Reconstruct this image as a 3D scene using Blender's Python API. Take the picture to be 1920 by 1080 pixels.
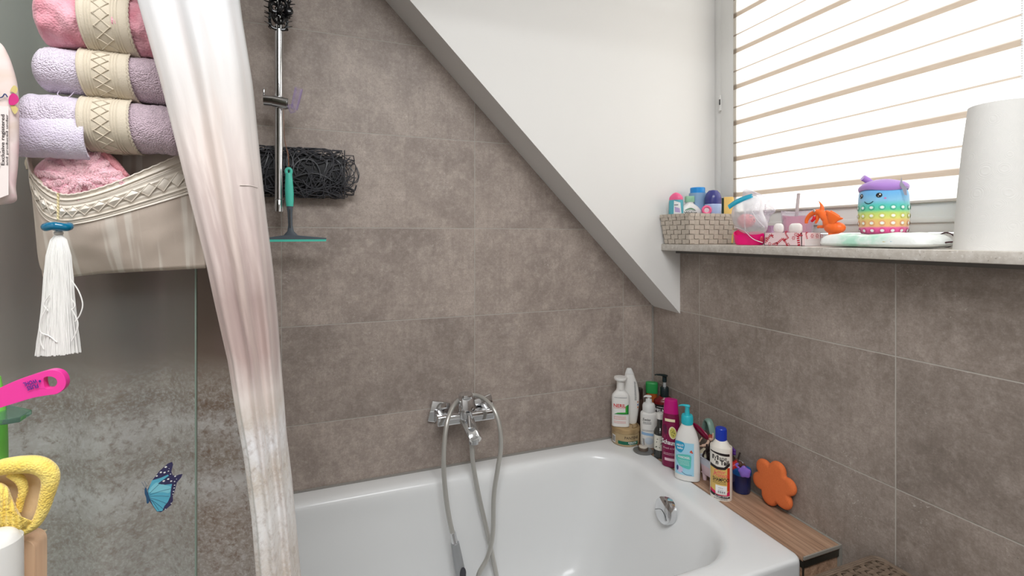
import bpy, bmesh, math, random
from mathutils import Vector, Matrix, noise
from mathutils.geometry import tessellate_polygon
PI = math.pi
sc = bpy.context.scene
for o in list(bpy.data.objects): bpy.data.objects.remove(o)
COL = sc.collection
# ------------------------------------------------------------------ camera
FPX, YAW, CAM, HY = 884.64, 0.3613, Vector((-1.1934, -1.565, 1.3712)), 444.1
cd = bpy.data.cameras.new('camera'); cam = bpy.data.objects.new('camera', cd); COL.objects.link(cam)
cam.location = CAM; cam.rotation_euler = (PI/2, 0, -YAW)
cd.sensor_width = 36; cd.lens = FPX/1920*36; cd.shift_y = -(540-HY)/1920; cd.clip_start = .02
sc.camera = cam
# ------------------------------------------------------------------ world, lights, exposure
w = bpy.data.worlds.new('sky'); sc.world = w; w.use_nodes = True
w.node_tree.nodes['Background'].inputs[0].default_value = (.93, .97, 1, 1)
w.node_tree.nodes['Background'].inputs[1].default_value = 3.0
def area(name, loc, rot, sx, sy, power, col=(1, 1, 1)):
    l = bpy.data.lights.new(name, 'AREA'); l.shape = 'RECTANGLE'; l.size = sx; l.size_y = sy
    l.energy = power; l.color = col
    o = bpy.data.objects.new(name, l); COL.objects.link(o); o.location = loc; o.rotation_euler = rot
    return o
area('daylight_outside_window', (.95, -.66, 1.95), (0, PI/2, 0), 1.5, 1.5, 18, (.98, .99, 1))
area('room_fill', (-1.1, -1.75, 2.50), (math.radians(8), 0, 0), 1.1, .8, 34, (.965, .985, 1))  # soft fill added overhead, standing in for unseen room light
vs = sc.view_settings
vs.view_transform = 'Standard'; vs.look = 'None'; vs.exposure = 0.0; vs.gamma = 1; vs.use_curve_mapping = False

# ------------------------------------------------------------------ pixel helpers (photo pixel -> point on a real plane of the room)
def ray(x, y):
    u = (x-960)/FPX; v = -(y-HY)/FPX
    return Vector((math.sin(YAW)+u*math.cos(YAW), math.cos(YAW)-u*math.sin(YAW), v))
def onX(x, y, c): d = ray(x, y); return CAM+d*((c-CAM.x)/d.x)
def onY(x, y, c): d = ray(x, y); return CAM+d*((c-CAM.y)/d.y)
def onZ(x, y, c): d = ray(x, y); return CAM+d*((c-CAM.z)/d.z)
def depth(p): return (p-CAM).dot(Vector((math.sin(YAW), math.cos(YAW), 0)))
def faceang(p, yaw=0):
    v = CAM-p; return math.atan2(v.x, -v.y)+math.radians(yaw)

# ------------------------------------------------------------------ materials
def lin(c):
    def f(u):
        u /= 255.; return u/12.92 if u <= .04045 else ((u+.055)/1.055)**2.4
    return (f(c[0]), f(c[1]), f(c[2]), 1)
_M = {}
class NT:
    def __init__(s, name):
        s.m = bpy.data.materials.new(name); s.m.use_nodes = True; s.t = s.m.node_tree; s.n = s.t.nodes; s.l = s.t.links
        s.b = s.n['Principled BSDF']; s.out = s.n['Material Output']
    def add(s, typ, **k):
        n = s.n.new(typ)
        for a, v in k.items(): setattr(n, a, v)
        return n
    def put(s, sock, v):
        if isinstance(v, bpy.types.NodeSocket): s.l.new(v, sock)
        else: sock.default_value = v
    def math(s, op, a, b=None, c=None, clamp=False):
        n = s.add('ShaderNodeMath', operation=op, use_clamp=clamp); s.put(n.inputs[0], a)
        if b is not None: s.put(n.inputs[1], b)
        if c is not None: s.put(n.inputs[2], c)
        return n.outputs[0]
    def coord(s, which='Object'): return s.add('ShaderNodeTexCoord').outputs[which]
    def mapping(s, vec, scale=(1, 1, 1), loc=(0, 0, 0), rot=(0, 0, 0)):
        n = s.add('ShaderNodeMapping'); s.l.new(vec, n.inputs[0]); n.inputs[1].default_value = loc
        n.inputs[2].default_value = rot; n.inputs[3].default_value = scale; return n.outputs[0]
    def noise(s, vec, scale=5, detail=4, rough=.55, dist=0):
        n = s.add('ShaderNodeTexNoise'); s.put(n.inputs['Vector'], vec); n.inputs['Scale'].default_value = scale
        n.inputs['Detail'].default_value = detail; n.inputs['Roughness'].default_value = rough
        n.inputs['Distortion'].default_value = dist; return n.outputs['Fac']
    def ramp(s, fac, stops, interp='LINEAR'):
        n = s.add('ShaderNodeValToRGB'); n.color_ramp.interpolation = interp; s.put(n.inputs[0], fac)
        e = n.color_ramp.elements
        while len(e) < len(stops): e.new(.5)
        for i, (p, c) in enumerate(stops):
            e[i].position = p; e[i].color = lin(c) if len(c) == 3 and max(c) > 1.01 else (c if len(c) == 4 else (*c, 1))
        return n.outputs[0]
    def mix(s, f, a, b, mode='MIX'):
        n = s.add('ShaderNodeMix', data_type='RGBA', blend_type=mode); s.put(n.inputs[0], f)
        s.put(n.inputs[6], a); s.put(n.inputs[7], b); return n.outputs[2]
    def sep(s, v):
        n = s.add('ShaderNodeSeparateXYZ'); s.l.new(v, n.inputs[0]); return n.outputs
    def comb(s, x, y, z):
        n = s.add('ShaderNodeCombineXYZ'); s.put(n.inputs[0], x); s.put(n.inputs[1], y); s.put(n.inputs[2], z); return n.outputs[0]
    def bump(s, h, strength=.3, dist=.001):
        n = s.add('ShaderNodeBump'); s.put(n.inputs['Height'], h); n.inputs['Strength'].default_value = strength
        n.inputs['Distance'].default_value = dist; s.l.new(n.outputs[0], s.b.inputs['Normal']); return n.outputs[0]
    def range(s, v, a, b, c=0, d=1):
        n = s.add('ShaderNodeMapRange', interpolation_type='SMOOTHSTEP'); s.put(n.inputs[0], v)
        for i, q in enumerate((a, b, c, d)): n.inputs[i+1].default_value = q
        return n.outputs[0]
def mat(name, col, rough=.5, metal=0, trans=0, sss=0, alpha=1, coat=0, bump=None, ior=1.45, sheen=0, vary=0):
    """plain finish with a little procedural variation; bump = (scale, strength, distance)"""
    if name in _M: return _M[name]
    t = NT(name); b = t.b; b.inputs['Base Color'].default_value = lin(col)
    b.inputs['Roughness'].default_value = rough; b.inputs['Metallic'].default_value = metal
    b.inputs['Transmission Weight'].default_value = trans; b.inputs['IOR'].default_value = ior
    b.inputs['Alpha'].default_value = alpha; b.inputs['Coat Weight'].default_value = coat
    b.inputs['Sheen Weight'].default_value = sheen
    if sss: b.inputs['Subsurface Weight'].default_value = sss; b.inputs['Subsurface Radius'].default_value = (.01, .008, .006)
    if vary:
        f = t.noise(t.coord(), 35, 3); c = lin(col)
        t.put(b.inputs['Base Color'], t.mix(f, (*[q*(1-vary) for q in c[:3]], 1), (*[min(1, q*(1+vary)) for q in c[:3]], 1)))
    if bump: t.bump(t.noise(t.coord(), bump[0], 5), bump[1], bump[2])
    _M[name] = t.m; return t.m
def film(name, col, amount=.25, rough=.15, metal=0):
    """thin clear plastic: mostly see-through with a sheen"""
    if name in _M: return _M[name]
    t = NT(name); t.b.inputs['Base Color'].default_value = lin(col); t.b.inputs['Roughness'].default_value = rough
    tr = t.add('ShaderNodeBsdfTransparent'); mx = t.add('ShaderNodeMixShader'); fr = t.add('ShaderNodeLayerWeight'); fr.inputs[0].default_value = .35
    f = t.math('MULTIPLY_ADD', fr.outputs['Facing'], .55, amount, clamp=True)
    t.l.new(f, mx.inputs[0]); t.l.new(tr.outputs[0], mx.inputs[1]); t.l.new(t.b.outputs[0], mx.inputs[2]); t.l.new(mx.outputs[0], t.out.inputs[0])
    _M[name] = t.m; return t.m
def tile_mat(name, axis, off, width, tint, dark):
    t = NT(name); P = t.coord(); s = t.sep(P)
    u = t.math('DIVIDE', t.math('SUBTRACT', s[axis], off), width); v = t.math('DIVIDE', t.math('SUBTRACT', s[2], .2), .3)
    def edge(q, size):
        fr = t.math('FRACT', q); return t.math('MULTIPLY', t.math('MINIMUM', fr, t.math('SUBTRACT', 1., fr)), size)
    e = t.math('MINIMUM', edge(u, width), edge(v, .3))
    tile = t.range(e, .0008, .0018)
    wn = t.add('ShaderNodeTexWhiteNoise', noise_dimensions='3D')
    t.l.new(t.comb(t.math('FLOOR', u), t.math('FLOOR', v), 3.7), wn.inputs[0])
    vm = t.add('ShaderNodeVectorMath', operation='MULTIPLY_ADD'); t.l.new(wn.outputs['Color'], vm.inputs[0]); vm.inputs[1].default_value = (9, 9, 9); t.l.new(P, vm.inputs[2])
    Q = vm.outputs[0]
    big = t.noise(Q, 4.5, 5, .6, .6); mid = t.noise(Q, 22, 6, .7, .3); fine = t.noise(Q, 260, 3, .6)
    streak = t.noise(t.mapping(Q, (9, 9, 160) if False else (70, 70, 9)), 1, 4, .6)
    streakh = t.noise(t.mapping(Q, (6, 6, 120)), 1, 3, .6)
    c = t.mix(t.range(big, .3, .7), lin(dark), lin(tint))
    c = t.mix(t.math('MULTIPLY', t.range(mid, .42, .72), .38), c, lin([min(255, q+32) for q in tint]))
    c = t.mix(t.math('MULTIPLY', t.range(streak, .45, .75), .22), c, lin([q-26 for q in dark]))
    c = t.mix(t.math('MULTIPLY', t.range(streakh, .55, .75), .16), c, lin([q-30 for q in dark]))
    gr = t.noise(Q, 95, 5, .75); c = t.mix(t.math('MULTIPLY', t.range(gr, .50, .68), .20), c, lin([min(255, q+42) for q in tint])); c = t.mix(t.math('MULTIPLY', t.range(gr, .50, .34), .24), c, lin([q-34 for q in dark]))
    # pale chalky scuffs and small pits
    patch = t.range(t.noise(Q, 7, 2), .52, .66)
    scuff = t.math('MULTIPLY', t.range(t.noise(Q, 75, 4, .8, 2.2), .585, .66), patch)
    c = t.mix(t.math('MULTIPLY', scuff, .7), c, lin((216, 208, 200)))
    pits = t.math('MULTIPLY', t.range(t.noise(Q, 190, 2), .70, .76), t.range(t.noise(Q, 5.5, 1), .56, .66))
    c = t.mix(t.math('MULTIPLY', pits, .7), c, lin((60, 52, 48)))
    c = t.mix(t.math('MULTIPLY', t.range(fine, .3, .7), .30), c, lin([q-22 for q in dark]))
    hv = t.add('ShaderNodeHueSaturation'); t.l.new(c, hv.inputs['Color']); t.l.new(t.math('MULTIPLY_ADD', wn.outputs['Value'], .16, .92), hv.inputs['Value'])
    c = t.mix(tile, lin((176, 170, 162)), hv.outputs[0])
    t.put(t.b.inputs['Base Color'], c); t.b.inputs['Roughness'].default_value = .52
    h = t.math('ADD', t.math('MULTIPLY', tile, 1.5), t.math('MULTIPLY', t.math('ADD', mid, t.math('MULTIPLY', fine, .5)), .35))
    t.bump(h, .35, .0012); return t.m
def wood_mat(name, axis, c1, c2, c3, sc_=1):
    t = NT(name); P = t.coord(); s = [45, 45, 45]; s[axis] = 2.2
    q = t.noise(t.mapping(P, tuple(k*sc_ for k in s)), 1, 6, .65, .8); s2 = [210, 210, 210]; s2[axis] = 6
    f = t.noise(t.mapping(P, tuple(k*sc_ for k in s2)), 1, 3, .6)
    c = t.ramp(q, [(.25, c3), (.42, c2), (.62, c1), (.8, c2)])
    c = t.mix(t.math('MULTIPLY', t.range(f, .45, .7), .5), c, lin(c3))
    t.put(t.b.inputs['Base Color'], c); t.b.inputs['Roughness'].default_value = .45; t.bump(f, .15, .0005); _M[name] = t.m; return t.m
def terry_mat(name, c1, c2, scale=260):
    scale *= 2.1
    if name in _M: return _M[name]
    t = NT(name); P = t.coord(); v = t.add('ShaderNodeTexVoronoi'); v.inputs['Scale'].default_value = scale; t.l.new(P, v.inputs['Vector'])
    n = t.noise(P, 40, 4)
    c = t.mix(t.range(n, .3, .7), lin(c2), lin(c1)); t.put(t.b.inputs['Base Color'], c)
    t.b.inputs['Roughness'].default_value = .95; t.b.inputs['Sheen Weight'].default_value = .4; t.b.inputs['Specular IOR Level'].default_value = .1
    t.bump(t.math('SUBTRACT', 1., v.outputs['Distance']), .7, .0012); _M[name] = t.m; return t.m
def chrome(): return mat('chrome', (225, 226, 228), .09, 1)
white_wall = mat('painted_plaster', (232, 230, 227), .85, bump=(140, .12, .0006))

# ------------------------------------------------------------------ mesh builders
class MB:
    def __init__(s): s.v = []; s.f = []; s.mi = []; s.uv = None
    def add(s, vs, fs, mi=0):
        k = len(s.v); s.v += [Vector(v) for v in vs]; s.f += [tuple(i+k for i in f) for f in fs]; s.mi += [mi]*len(fs); return s
    def box(s, x0, x1, y0, y1, z0, z1, bev=0, mi=0, M=None, seg=2):
        bm = bmesh.new(); bmesh.ops.create_cube(bm, size=1)
        for v in bm.verts: v.co = Vector(((x0+x1)/2+v.co.x*(x1-x0), (y0+y1)/2+v.co.y*(y1-y0), (z0+z1)/2+v.co.z*(z1-z0)))
        if bev: bmesh.ops.bevel(bm, geom=bm.edges[:], offset=bev, segments=seg, profile=.5, affect='EDGES')
        bm.verts.index_update(); vs = [(M @ v.co if M else v.co.copy()) for v in bm.verts]
        s.add(vs, [[v.index for v in f.verts] for f in bm.faces], mi); bm.free(); return s
    def loft(s, rings, cap=True, closed=True, mi=0):
        n = len(rings[0]); k = len(s.v); vs = [Vector(p) for r in rings for p in r]; fs = []
        m = n if closed else n-1
        for i in range(len(rings)-1):
            for j in range(m):
                a = i*n+j; b = i*n+(j+1) % n; fs.append((a, b, b+n, a+n))
        if cap: fs.append(tuple(range(n-1, -1, -1))); fs.append(tuple((len(rings)-1)*n+j for j in range(n)))
        return s.add(vs, fs, mi)
    def lathe(s, prof, seg=32, c=(0, 0), cap=True, mi=0, M=None):
        R = [[(c[0]+r*math.cos(2*PI*j/seg), c[1]+r*math.sin(2*PI*j/seg), z) for j in range(seg)] for r, z in prof]
        if M: R = [[M @ Vector(p) for p in r] for r in R]
        return s.loft(R, cap, mi=mi)
    def tube(s, pts, r, seg=10, smooth=0, cap=True, mi=0, flat=None, closed=False):
        pts = [Vector(p) for p in pts]
        if smooth: pts = catmull(pts, smooth, closed)
        n = len(pts); T = []
        for i in range(n):
            a = pts[(i-1) % n] if closed else pts[max(i-1, 0)]; b = pts[(i+1) % n] if closed else pts[min(i+1, n-1)]
            d = b-a; T.append(d.normalized() if d.length > 1e-9 else Vector((0, 0, 1)))
        up = Vector((0, 0, 1)) if abs(T[0].z) < .9 else Vector((0, 1, 0)); N = (up-T[0]*up.dot(T[0])).normalized(); R = []
        for i in range(n):
            N = (N-T[i]*N.dot(T[i])).normalized(); B = T[i].cross(N)
            rr = r(i/(n-1)) if callable(r) else r; ra, rb = (rr, rr*flat) if flat else (rr, rr)
            R.append([pts[i]+N*math.cos(2*PI*j/seg)*ra+B*math.sin(2*PI*j/seg)*rb for j in range(seg)])
        if closed: R.append(R[0]); cap = False
        return s.loft(R, cap, mi=mi)
    def grid(s, fn, nu, nv, mi=0):
        vs = [fn(i/nu, j/nv) for j in range(nv+1) for i in range(nu+1)]
        fs = [(j*(nu+1)+i, j*(nu+1)+i+1, (j+1)*(nu+1)+i+1, (j+1)*(nu+1)+i) for j in range(nv) for i in range(nu)]
        return s.add(vs, fs, mi)
    def poly(s, pts2, fn, t, mi=0):
        """prism: 2D outline, fn(a, b, d) -> 3D with d the depth 0..t"""
        n = len(pts2); tri = tessellate_polygon([[Vector((p[0], p[1], 0)) for p in pts2]])
        vs = [fn(p[0], p[1], 0) for p in pts2]+[fn(p[0], p[1], t) for p in pts2]
        fs = [tuple(x) for x in tri]+[tuple(i+n for i in reversed(x)) for x in tri]+[(i, (i+1) % n, (i+1) % n+n, i+n) for i in range(n)]
        return s.add(vs, fs, mi)
    def pillow(s, out, cen, fn, tf, tb=0, rings=10, p=2.5, mi=0, rough=None):
        """puffy slab over a star-shaped outline; fn(a,b,d)"""
        n = len(out); V = []
        for side, T in ((1, tf), (-1, tb)):
            for k in range(rings+1):
                q = math.sin(PI/2*k/rings); h = T*(max(0, 1-q**p))**.5
                for a, b in out:
                    x = cen[0]+(a-cen[0])*q; y = cen[1]+(b-cen[1])*q; hh = h
                    if rough: hh += rough(x, y)*(1 if q < .999 else .3)*(1 if side > 0 else .3)
                    V.append(fn(x, y, side*hh))
        fs = []
        for sd in range(2):
            o = sd*(rings+1)*n
            for k in range(rings):
                for j in range(n):
                    a = o+k*n+j; b = o+k*n+(j+1) % n; fs.append((a, b, b+n, a+n) if sd == 0 else (a, a+n, b+n, b))
        return s.add(V, fs, mi)
def catmull(P, n, closed=False):
    P = [Vector(p) for p in P]; out = []; m = len(P); k = m if closed else m-1
    for i in range(k):
        if closed: a, b, c, d = P[(i-1) % m], P[i], P[(i+1) % m], P[(i+2) % m]
        else: a, b, c, d = P[max(i-1, 0)], P[i], P[i+1], P[min(i+2, m-1)]
        for j in range(n):
            t = j/n; out.append(.5*((2*b)+(c-a)*t+(2*a-5*b+4*c-d)*t*t+(3*b-a-3*c+d)*t**3))
    if not closed: out.append(P[-1])
    return out
def sm2(P, n=6, closed=True): return [(v.x, v.y) for v in catmull([Vector((p[0], p[1], 0)) for p in P], n, closed)]
def rrect(x0, x1, y0, y1, r, seg=8):
    r = min(r, (x1-x0)/2-1e-5, (y1-y0)/2-1e-5); out = []
    for cx, cy, a in ((x1-r, y1-r, 0), (x0+r, y1-r, 90), (x0+r, y0+r, 180), (x1-r, y0+r, 270)):
        for k in range(seg+1): q = math.radians(a+90*k/seg); out.append((cx+r*math.cos(q), cy+r*math.sin(q)))
    return out
def nz(x, y=0, z=0): return noise.noise(Vector((x, y, z)))

def prop(o, label=None, cat=None, group=None, kind=None):
    if label: o['label'] = label
    if cat: o['category'] = cat
    if group: o['group'] = group
    if kind: o['kind'] = kind
    return o
def thing(name, label, cat, loc=(0, 0, 0), rz=0, group=None, rot=None):
    o = bpy.data.objects.new(name, None); COL.objects.link(o); o.empty_display_size = .02
    o.location = loc; o.rotation_euler = rot if rot else (0, 0, rz); return prop(o, label, cat, group)
def wmat(o):
    m = Matrix.LocRotScale(o.location, o.rotation_euler, o.scale); return wmat(o.parent) @ m if o.parent else m
def obj(name, mb, mats, parent=None, label=None, cat=None, group=None, kind=None, world=False, smooth=35, solid=None, uv=None, bev=None, remesh=None, sub=0, fix=True):
    me = bpy.data.meshes.new(name); V = mb.v
    off = Vector((0, 0, 0))
    if world and parent: Mi = wmat(parent).inverted(); V = [Mi @ v for v in V]
    elif world:
        lo = [min(v[i] for v in V) for i in range(3)]; hi = [max(v[i] for v in V) for i in range(3)]
        off = Vector(((lo[0]+hi[0])/2, (lo[1]+hi[1])/2, lo[2])); V = [v-off for v in V]
    me.from_pydata([tuple(v) for v in V], [], mb.f)
    for m in (mats if isinstance(mats, (list, tuple)) else [mats]): me.materials.append(m)
    me.polygons.foreach_set('material_index', mb.mi); me.update()
    if fix:
        bm = bmesh.new(); bm.from_mesh(me); bmesh.ops.recalc_face_normals(bm, faces=bm.faces[:]); bm.to_mesh(me); bm.free()
    if uv:
        L = me.uv_layers.new(name='UVMap')
        for lp in me.loops: L.data[lp.index].uv = uv[lp.vertex_index]
    if smooth:
        me.shade_smooth(); me.set_sharp_from_angle(angle=math.radians(smooth))
    o = bpy.data.objects.new(name, me); COL.objects.link(o); o.location = off; o.parent = parent
    if remesh:
        q = o.modifiers.new('r', 'REMESH'); q.mode = 'VOXEL'; q.voxel_size = remesh; q.use_smooth_shade = True
        q = o.modifiers.new('s', 'SMOOTH'); q.iterations = 6; q.factor = .6
    if solid: q = o.modifiers.new('t', 'SOLIDIFY'); q.thickness = solid; q.offset = 0
    if bev: q = o.modifiers.new('b', 'BEVEL'); q.width = bev; q.segments = 2; q.limit_method = 'ANGLE'
    if sub: q = o.modifiers.new('u', 'SUBSURF'); q.levels = q.render_levels = sub
    return prop(o, label, cat, group, kind)
def struct(name, mb, m, **k): return obj(name, mb, m, kind='structure', smooth=k.pop('smooth', 0), **k)

_tc = {}
def text2d(s, bold=0, shear=0):
    key = (s, bold, shear)
    if key in _tc: return _tc[key]
    c = bpy.data.curves.new('t', 'FONT'); c.body = s; c.size = 1; c.offset = bold; c.shear = shear; c.align_x = 'CENTER'; c.align_y = 'CENTER'; c.resolution_u = 3
    o = bpy.data.objects.new('t', c); COL.objects.link(o); dg = bpy.context.evaluated_depsgraph_get()
    me = o.evaluated_get(dg).to_mesh(); V = [(v.co.x, v.co.y) for v in me.vertices]; F = [tuple(p.vertices) for p in me.polygons]
    bpy.data.objects.remove(o); bpy.data.curves.remove(c)
    x0 = min(v[0] for v in V); x1 = max(v[0] for v in V); y0 = min(v[1] for v in V); y1 = max(v[1] for v in V)
    r = ([((x-(x0+x1)/2)/(x1-x0), (y-(y0+y1)/2)/(y1-y0)) for x, y in V], F); _tc[key] = r; return r
def text(mb, s, fn, u, v, wd, ht, rot=0, bold=0, shear=0, mi=0):
    """lettering fitted into wd x ht about (u,v), laid on the surface fn(u,v)"""
    V, F = text2d(s, bold, shear); ca, sa = math.cos(rot), math.sin(rot)
    P = [(x*wd, y*ht) for x, y in V]
    mb.add([fn(u+x*ca-y*sa, v+x*sa+y*ca) for x, y in P], F, mi)
def patch(mb, fn, pts, mi=0, cell=None):
    """flat coloured shape laid on the surface fn(u,v): fine grid clipped to the outline"""
    bm = bmesh.new(); vs = [bm.verts.new((p[0], p[1], 0)) for p in pts]; bm.faces.new(vs)
    xs = [p[0] for p in pts]; ys = [p[1] for p in pts]; n = 10; m = 6
    for k in range(1, n):
        x = min(xs)+(max(xs)-min(xs))*k/n
        bmesh.ops.bisect_plane(bm, geom=bm.verts[:]+bm.edges[:]+bm.faces[:], plane_co=(x, 0, 0), plane_no=(1, 0, 0))
    for k in range(1, m):
        y = min(ys)+(max(ys)-min(ys))*k/m
        bmesh.ops.bisect_plane(bm, geom=bm.verts[:]+bm.edges[:]+bm.faces[:], plane_co=(0, y, 0), plane_no=(0, 1, 0))
    bmesh.ops.triangulate(bm, faces=bm.faces[:]); bm.verts.index_update()
    mb.add([fn(v.co.x, v.co.y) for v in bm.verts], [[v.index for v in f.verts] for f in bm.faces], mi); bm.free()
def rect(u0, u1, v0, v1): return [(u0, v0), (u1, v0), (u1, v1), (u0, v1)]
def ell(u, v, a, b, n=20, rot=0): return [(u+a*math.cos(2*PI*k/n)*math.cos(rot)-b*math.sin(2*PI*k/n)*math.sin(rot), v+a*math.cos(2*PI*k/n)*math.sin(rot)+b*math.sin(2*PI*k/n)*math.cos(rot)) for k in range(n)]

# ================================================================== THE SETTING
ROOM_L, ROOM_F, ROOM_H = -1.95, -3.3, 2.55
SILL = 1.3455; DY = -.158; RX = .163; DY2 = -1.22
struct('floor', MB().box(ROOM_L-.1, .2, ROOM_F-.1, .1, -.05, 0), mat('floor_tile', (120, 112, 104), .5, vary=.1))
struct('ceiling', MB().box(ROOM_L-.1, .3, ROOM_F-.1, .1, ROOM_H, ROOM_H+.05), white_wall)
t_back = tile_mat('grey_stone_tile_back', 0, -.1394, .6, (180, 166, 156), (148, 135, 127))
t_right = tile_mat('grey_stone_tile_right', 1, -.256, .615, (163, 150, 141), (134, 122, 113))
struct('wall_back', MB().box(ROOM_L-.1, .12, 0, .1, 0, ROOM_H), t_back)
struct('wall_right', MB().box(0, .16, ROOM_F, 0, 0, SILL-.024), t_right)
struct('wall_left', MB().box(ROOM_L-.1, ROOM_L, ROOM_F, 0, 0, ROOM_H), white_wall)
struct('wall_front', MB().box(ROOM_L-.1, .2, ROOM_F-.1, ROOM_F, 0, ROOM_H), white_wall)
struct('wall_right_upper', MB().box(0, .3, ROOM_F, DY2, SILL-.02, ROOM_H), white_wall)
# dormer cheek with the sloping roof edge, as one solid wedge: its front face is the white cheek, its sloping underside the soffit
b = MB()
zs = ROOM_H
F_ = [(0, DY, 1.0885), (-(zs-1.0885)/.9965, DY, zs), (.26, DY, zs), (.26, DY, SILL-.022), (0, DY, SILL-.022)]
B_ = [(0, .05, 1.0963), (-(zs-1.0963)/1.0, .05, zs), (.26, .05, zs), (.26, .05, SILL-.022), (0, .05, SILL-.022)]
b.add(F_+B_, [(4, 3, 2, 1, 0), (5, 6, 7, 8, 9), (0, 1, 6, 5), (1, 2, 7, 6), (2, 3, 8, 7), (3, 4, 9, 8), (4, 0, 5, 9)])
struct('wall_dormer', b, white_wall)
struct('trim_1', MB().tube([(-.002, -.002, .6), (-.002, -.002, 1.1)], .0035, 6), mat('silicone_joint', (150, 146, 140), .5))
struct('trim_2', MB().box(ROOM_L, -.001, -.006, 0, .597, .6035), mat('silicone_joint', (150, 146, 140), .5))
# stone sill
t = NT('sill_stone'); n1 = t.noise(t.coord(), 60, 5, .7); n2 = t.noise(t.coord(), 190, 2)
c = t.mix(t.range(n1, .35, .7), lin((188, 180, 170)), lin((208, 202, 194))); c = t.mix(t.math('MULTIPLY', t.range(n2, .66, .72), .6), c, lin((120, 110, 100)))
c = t.mix(t.math('MULTIPLY', t.range(t.noise(t.coord(), 130, 1), .66, .72), .4), c, lin((235, 232, 228)))
t.put(t.b.inputs['Base Color'], c); t.b.inputs['Roughness'].default_value = .35
struct('trim_3', MB().box(-.085, RX+.01, DY2, DY-.0005, SILL-.023, SILL, .002), t.m, smooth=30)
struct('trim_4', MB().box(-.02, 0, DY2, DY-.001, SILL-.034, SILL-.0225), mat('sill_bed', (112, 108, 104), .7))
# window: frame, sash, mullion beads, glass, handle striker
pvc = mat('white_window_pvc', (226, 225, 222), .3)
win = prop(thing('window_1', None, None, (RX, (DY+DY2)/2, SILL)), kind='structure')
def frame(mb, x0, x1, y0, y1, z0, z1, wd, bev=.002):   # rectangular frame ring
    mb.box(x0, x1, y0, y0+wd, z0, z1, bev); mb.box(x0, x1, y1-wd, y1, z0, z1, bev)
    mb.box(x0, x1, y0+wd, y1-wd, z0, z0+wd, bev); mb.box(x0, x1, y0+wd, y1-wd, z1-wd, z1, bev)
WT = 2.5
m = MB(); frame(m, RX, RX+.07, DY2, DY, SILL, WT, .034)
obj('window_frame', m, pvc, win, world=True, kind='structure')
m = MB(); frame(m, RX-.006, RX+.06, DY2+.037, DY-.037, SILL+.037, WT-.037, .076)
m.box(RX-.012, RX-.002, DY2+.085, DY-.085, SILL+.06, SILL+.075, .002)
sash_ = obj('sash', m, pvc, win, world=True, kind='structure')
m = MB(); m.box(RX+.03, RX+.036, DY2+.08, DY-.08, SILL+.08, WT-.08)
tg = film('window_pane_glass', (240, 245, 250), .03, .02)
obj('pane', m, tg, sash_, world=True, kind='structure')
zc = onX(1352, 195, RX).z
m = MB(); m.box(RX-.012, RX-.004, DY-.041, DY-.031, zc-.028, zc+.03, .002); m.box(RX-.015, RX-.011, DY-.040, DY-.036, zc-.006, zc+.014, .0005, mi=1)
obj('hinge_cover', m, [pvc, mat('dark_slot', (70, 70, 72), .5)], win, world=True, kind='structure')

# zebra blind: translucent fabric with denser overlap bands
t = NT('blind_fabric'); P = t.coord('Object'); z = t.sep(P)[2]
ph = t.math('FRACT', t.math('DIVIDE', t.math('SUBTRACT', z, 1.6445-.0035), .1288))
thick = t.math('MULTIPLY', t.range(ph, .0, .02), t.range(ph, .11, .18, 1, 0)); thin = t.math('MULTIPLY', t.range(ph, .495, .503), t.range(ph, .535, .548, 1, 0))
band = t.math('MAXIMUM', thick, t.math('MULTIPLY', thin, .92))
weave = t.noise(t.mapping(P, (30, 30, 900)), 1, 3)
tc = t.mix(band, (.90, .86, .80, 1), (.20, .155, .115, 1)); tc = t.mix(t.math('MULTIPLY', t.range(weave, .4, .7), .10), tc, (.6, .55, .5, 1))
dc = t.mix(band, lin((236, 230, 220)), lin((222, 205, 186)))
d1 = t.add('ShaderNodeBsdfDiffuse'); t.put(d1.inputs[0], dc); d2 = t.add('ShaderNodeBsdfTranslucent'); t.put(d2.inputs[0], tc)
mx = t.add('ShaderNodeMixShader'); mx.inputs[0].default_value = .62
t.l.new(d1.outputs[0], mx.inputs[1]); t.l.new(d2.outputs[0], mx.inputs[2]); t.l.new(mx.outputs[0], t.out.inputs[0])
BX = RX-.0085; by0, by1 = onX(1919, 200, BX).y, onX(1375, 200, BX).y; bz = 1.458
bl = thing('window_blind', 'beige and white striped day-night fabric blind pulled down over the window', 'blind', (BX, (by0+by1)/2, bz))
m = MB(); m.grid(lambda u, v: Vector((BX+.0006*math.sin(u*9), by0+(by1-by0)*u, bz+(2.42-bz)*v)), 20, 60)
fb = obj('fabric', m, t.m, bl, world=False, smooth=0); fb.location = (-BX, -(by0+by1)/2, -bz)
m = MB().box(BX-.006, BX+.006, by0, by1, bz-.004, bz+.003, .002)
obj('bottom_rail', m, mat('blind_rail', (205, 196, 186), .4), bl, world=True)
m = MB().box(BX-.035, BX+.03, by0, by1, 2.42, 2.478, .006); obj('head_box', m, pvc, bl, world=True)
m = MB()
for k in range(150): m.lathe([(.0002, -.0022), (.0017, -.0014), (.0023, 0), (.0017, .0014), (.0002, .0022)], 7, mi=0, M=Matrix.Translation((BX-.012, by0-.003, 1.70+k*.0052)))
obj('pull_chain', m, mat('white_beads', (235, 235, 235), .3), bl, world=True, label='white beaded pull chain', kind='stuff')

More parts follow.
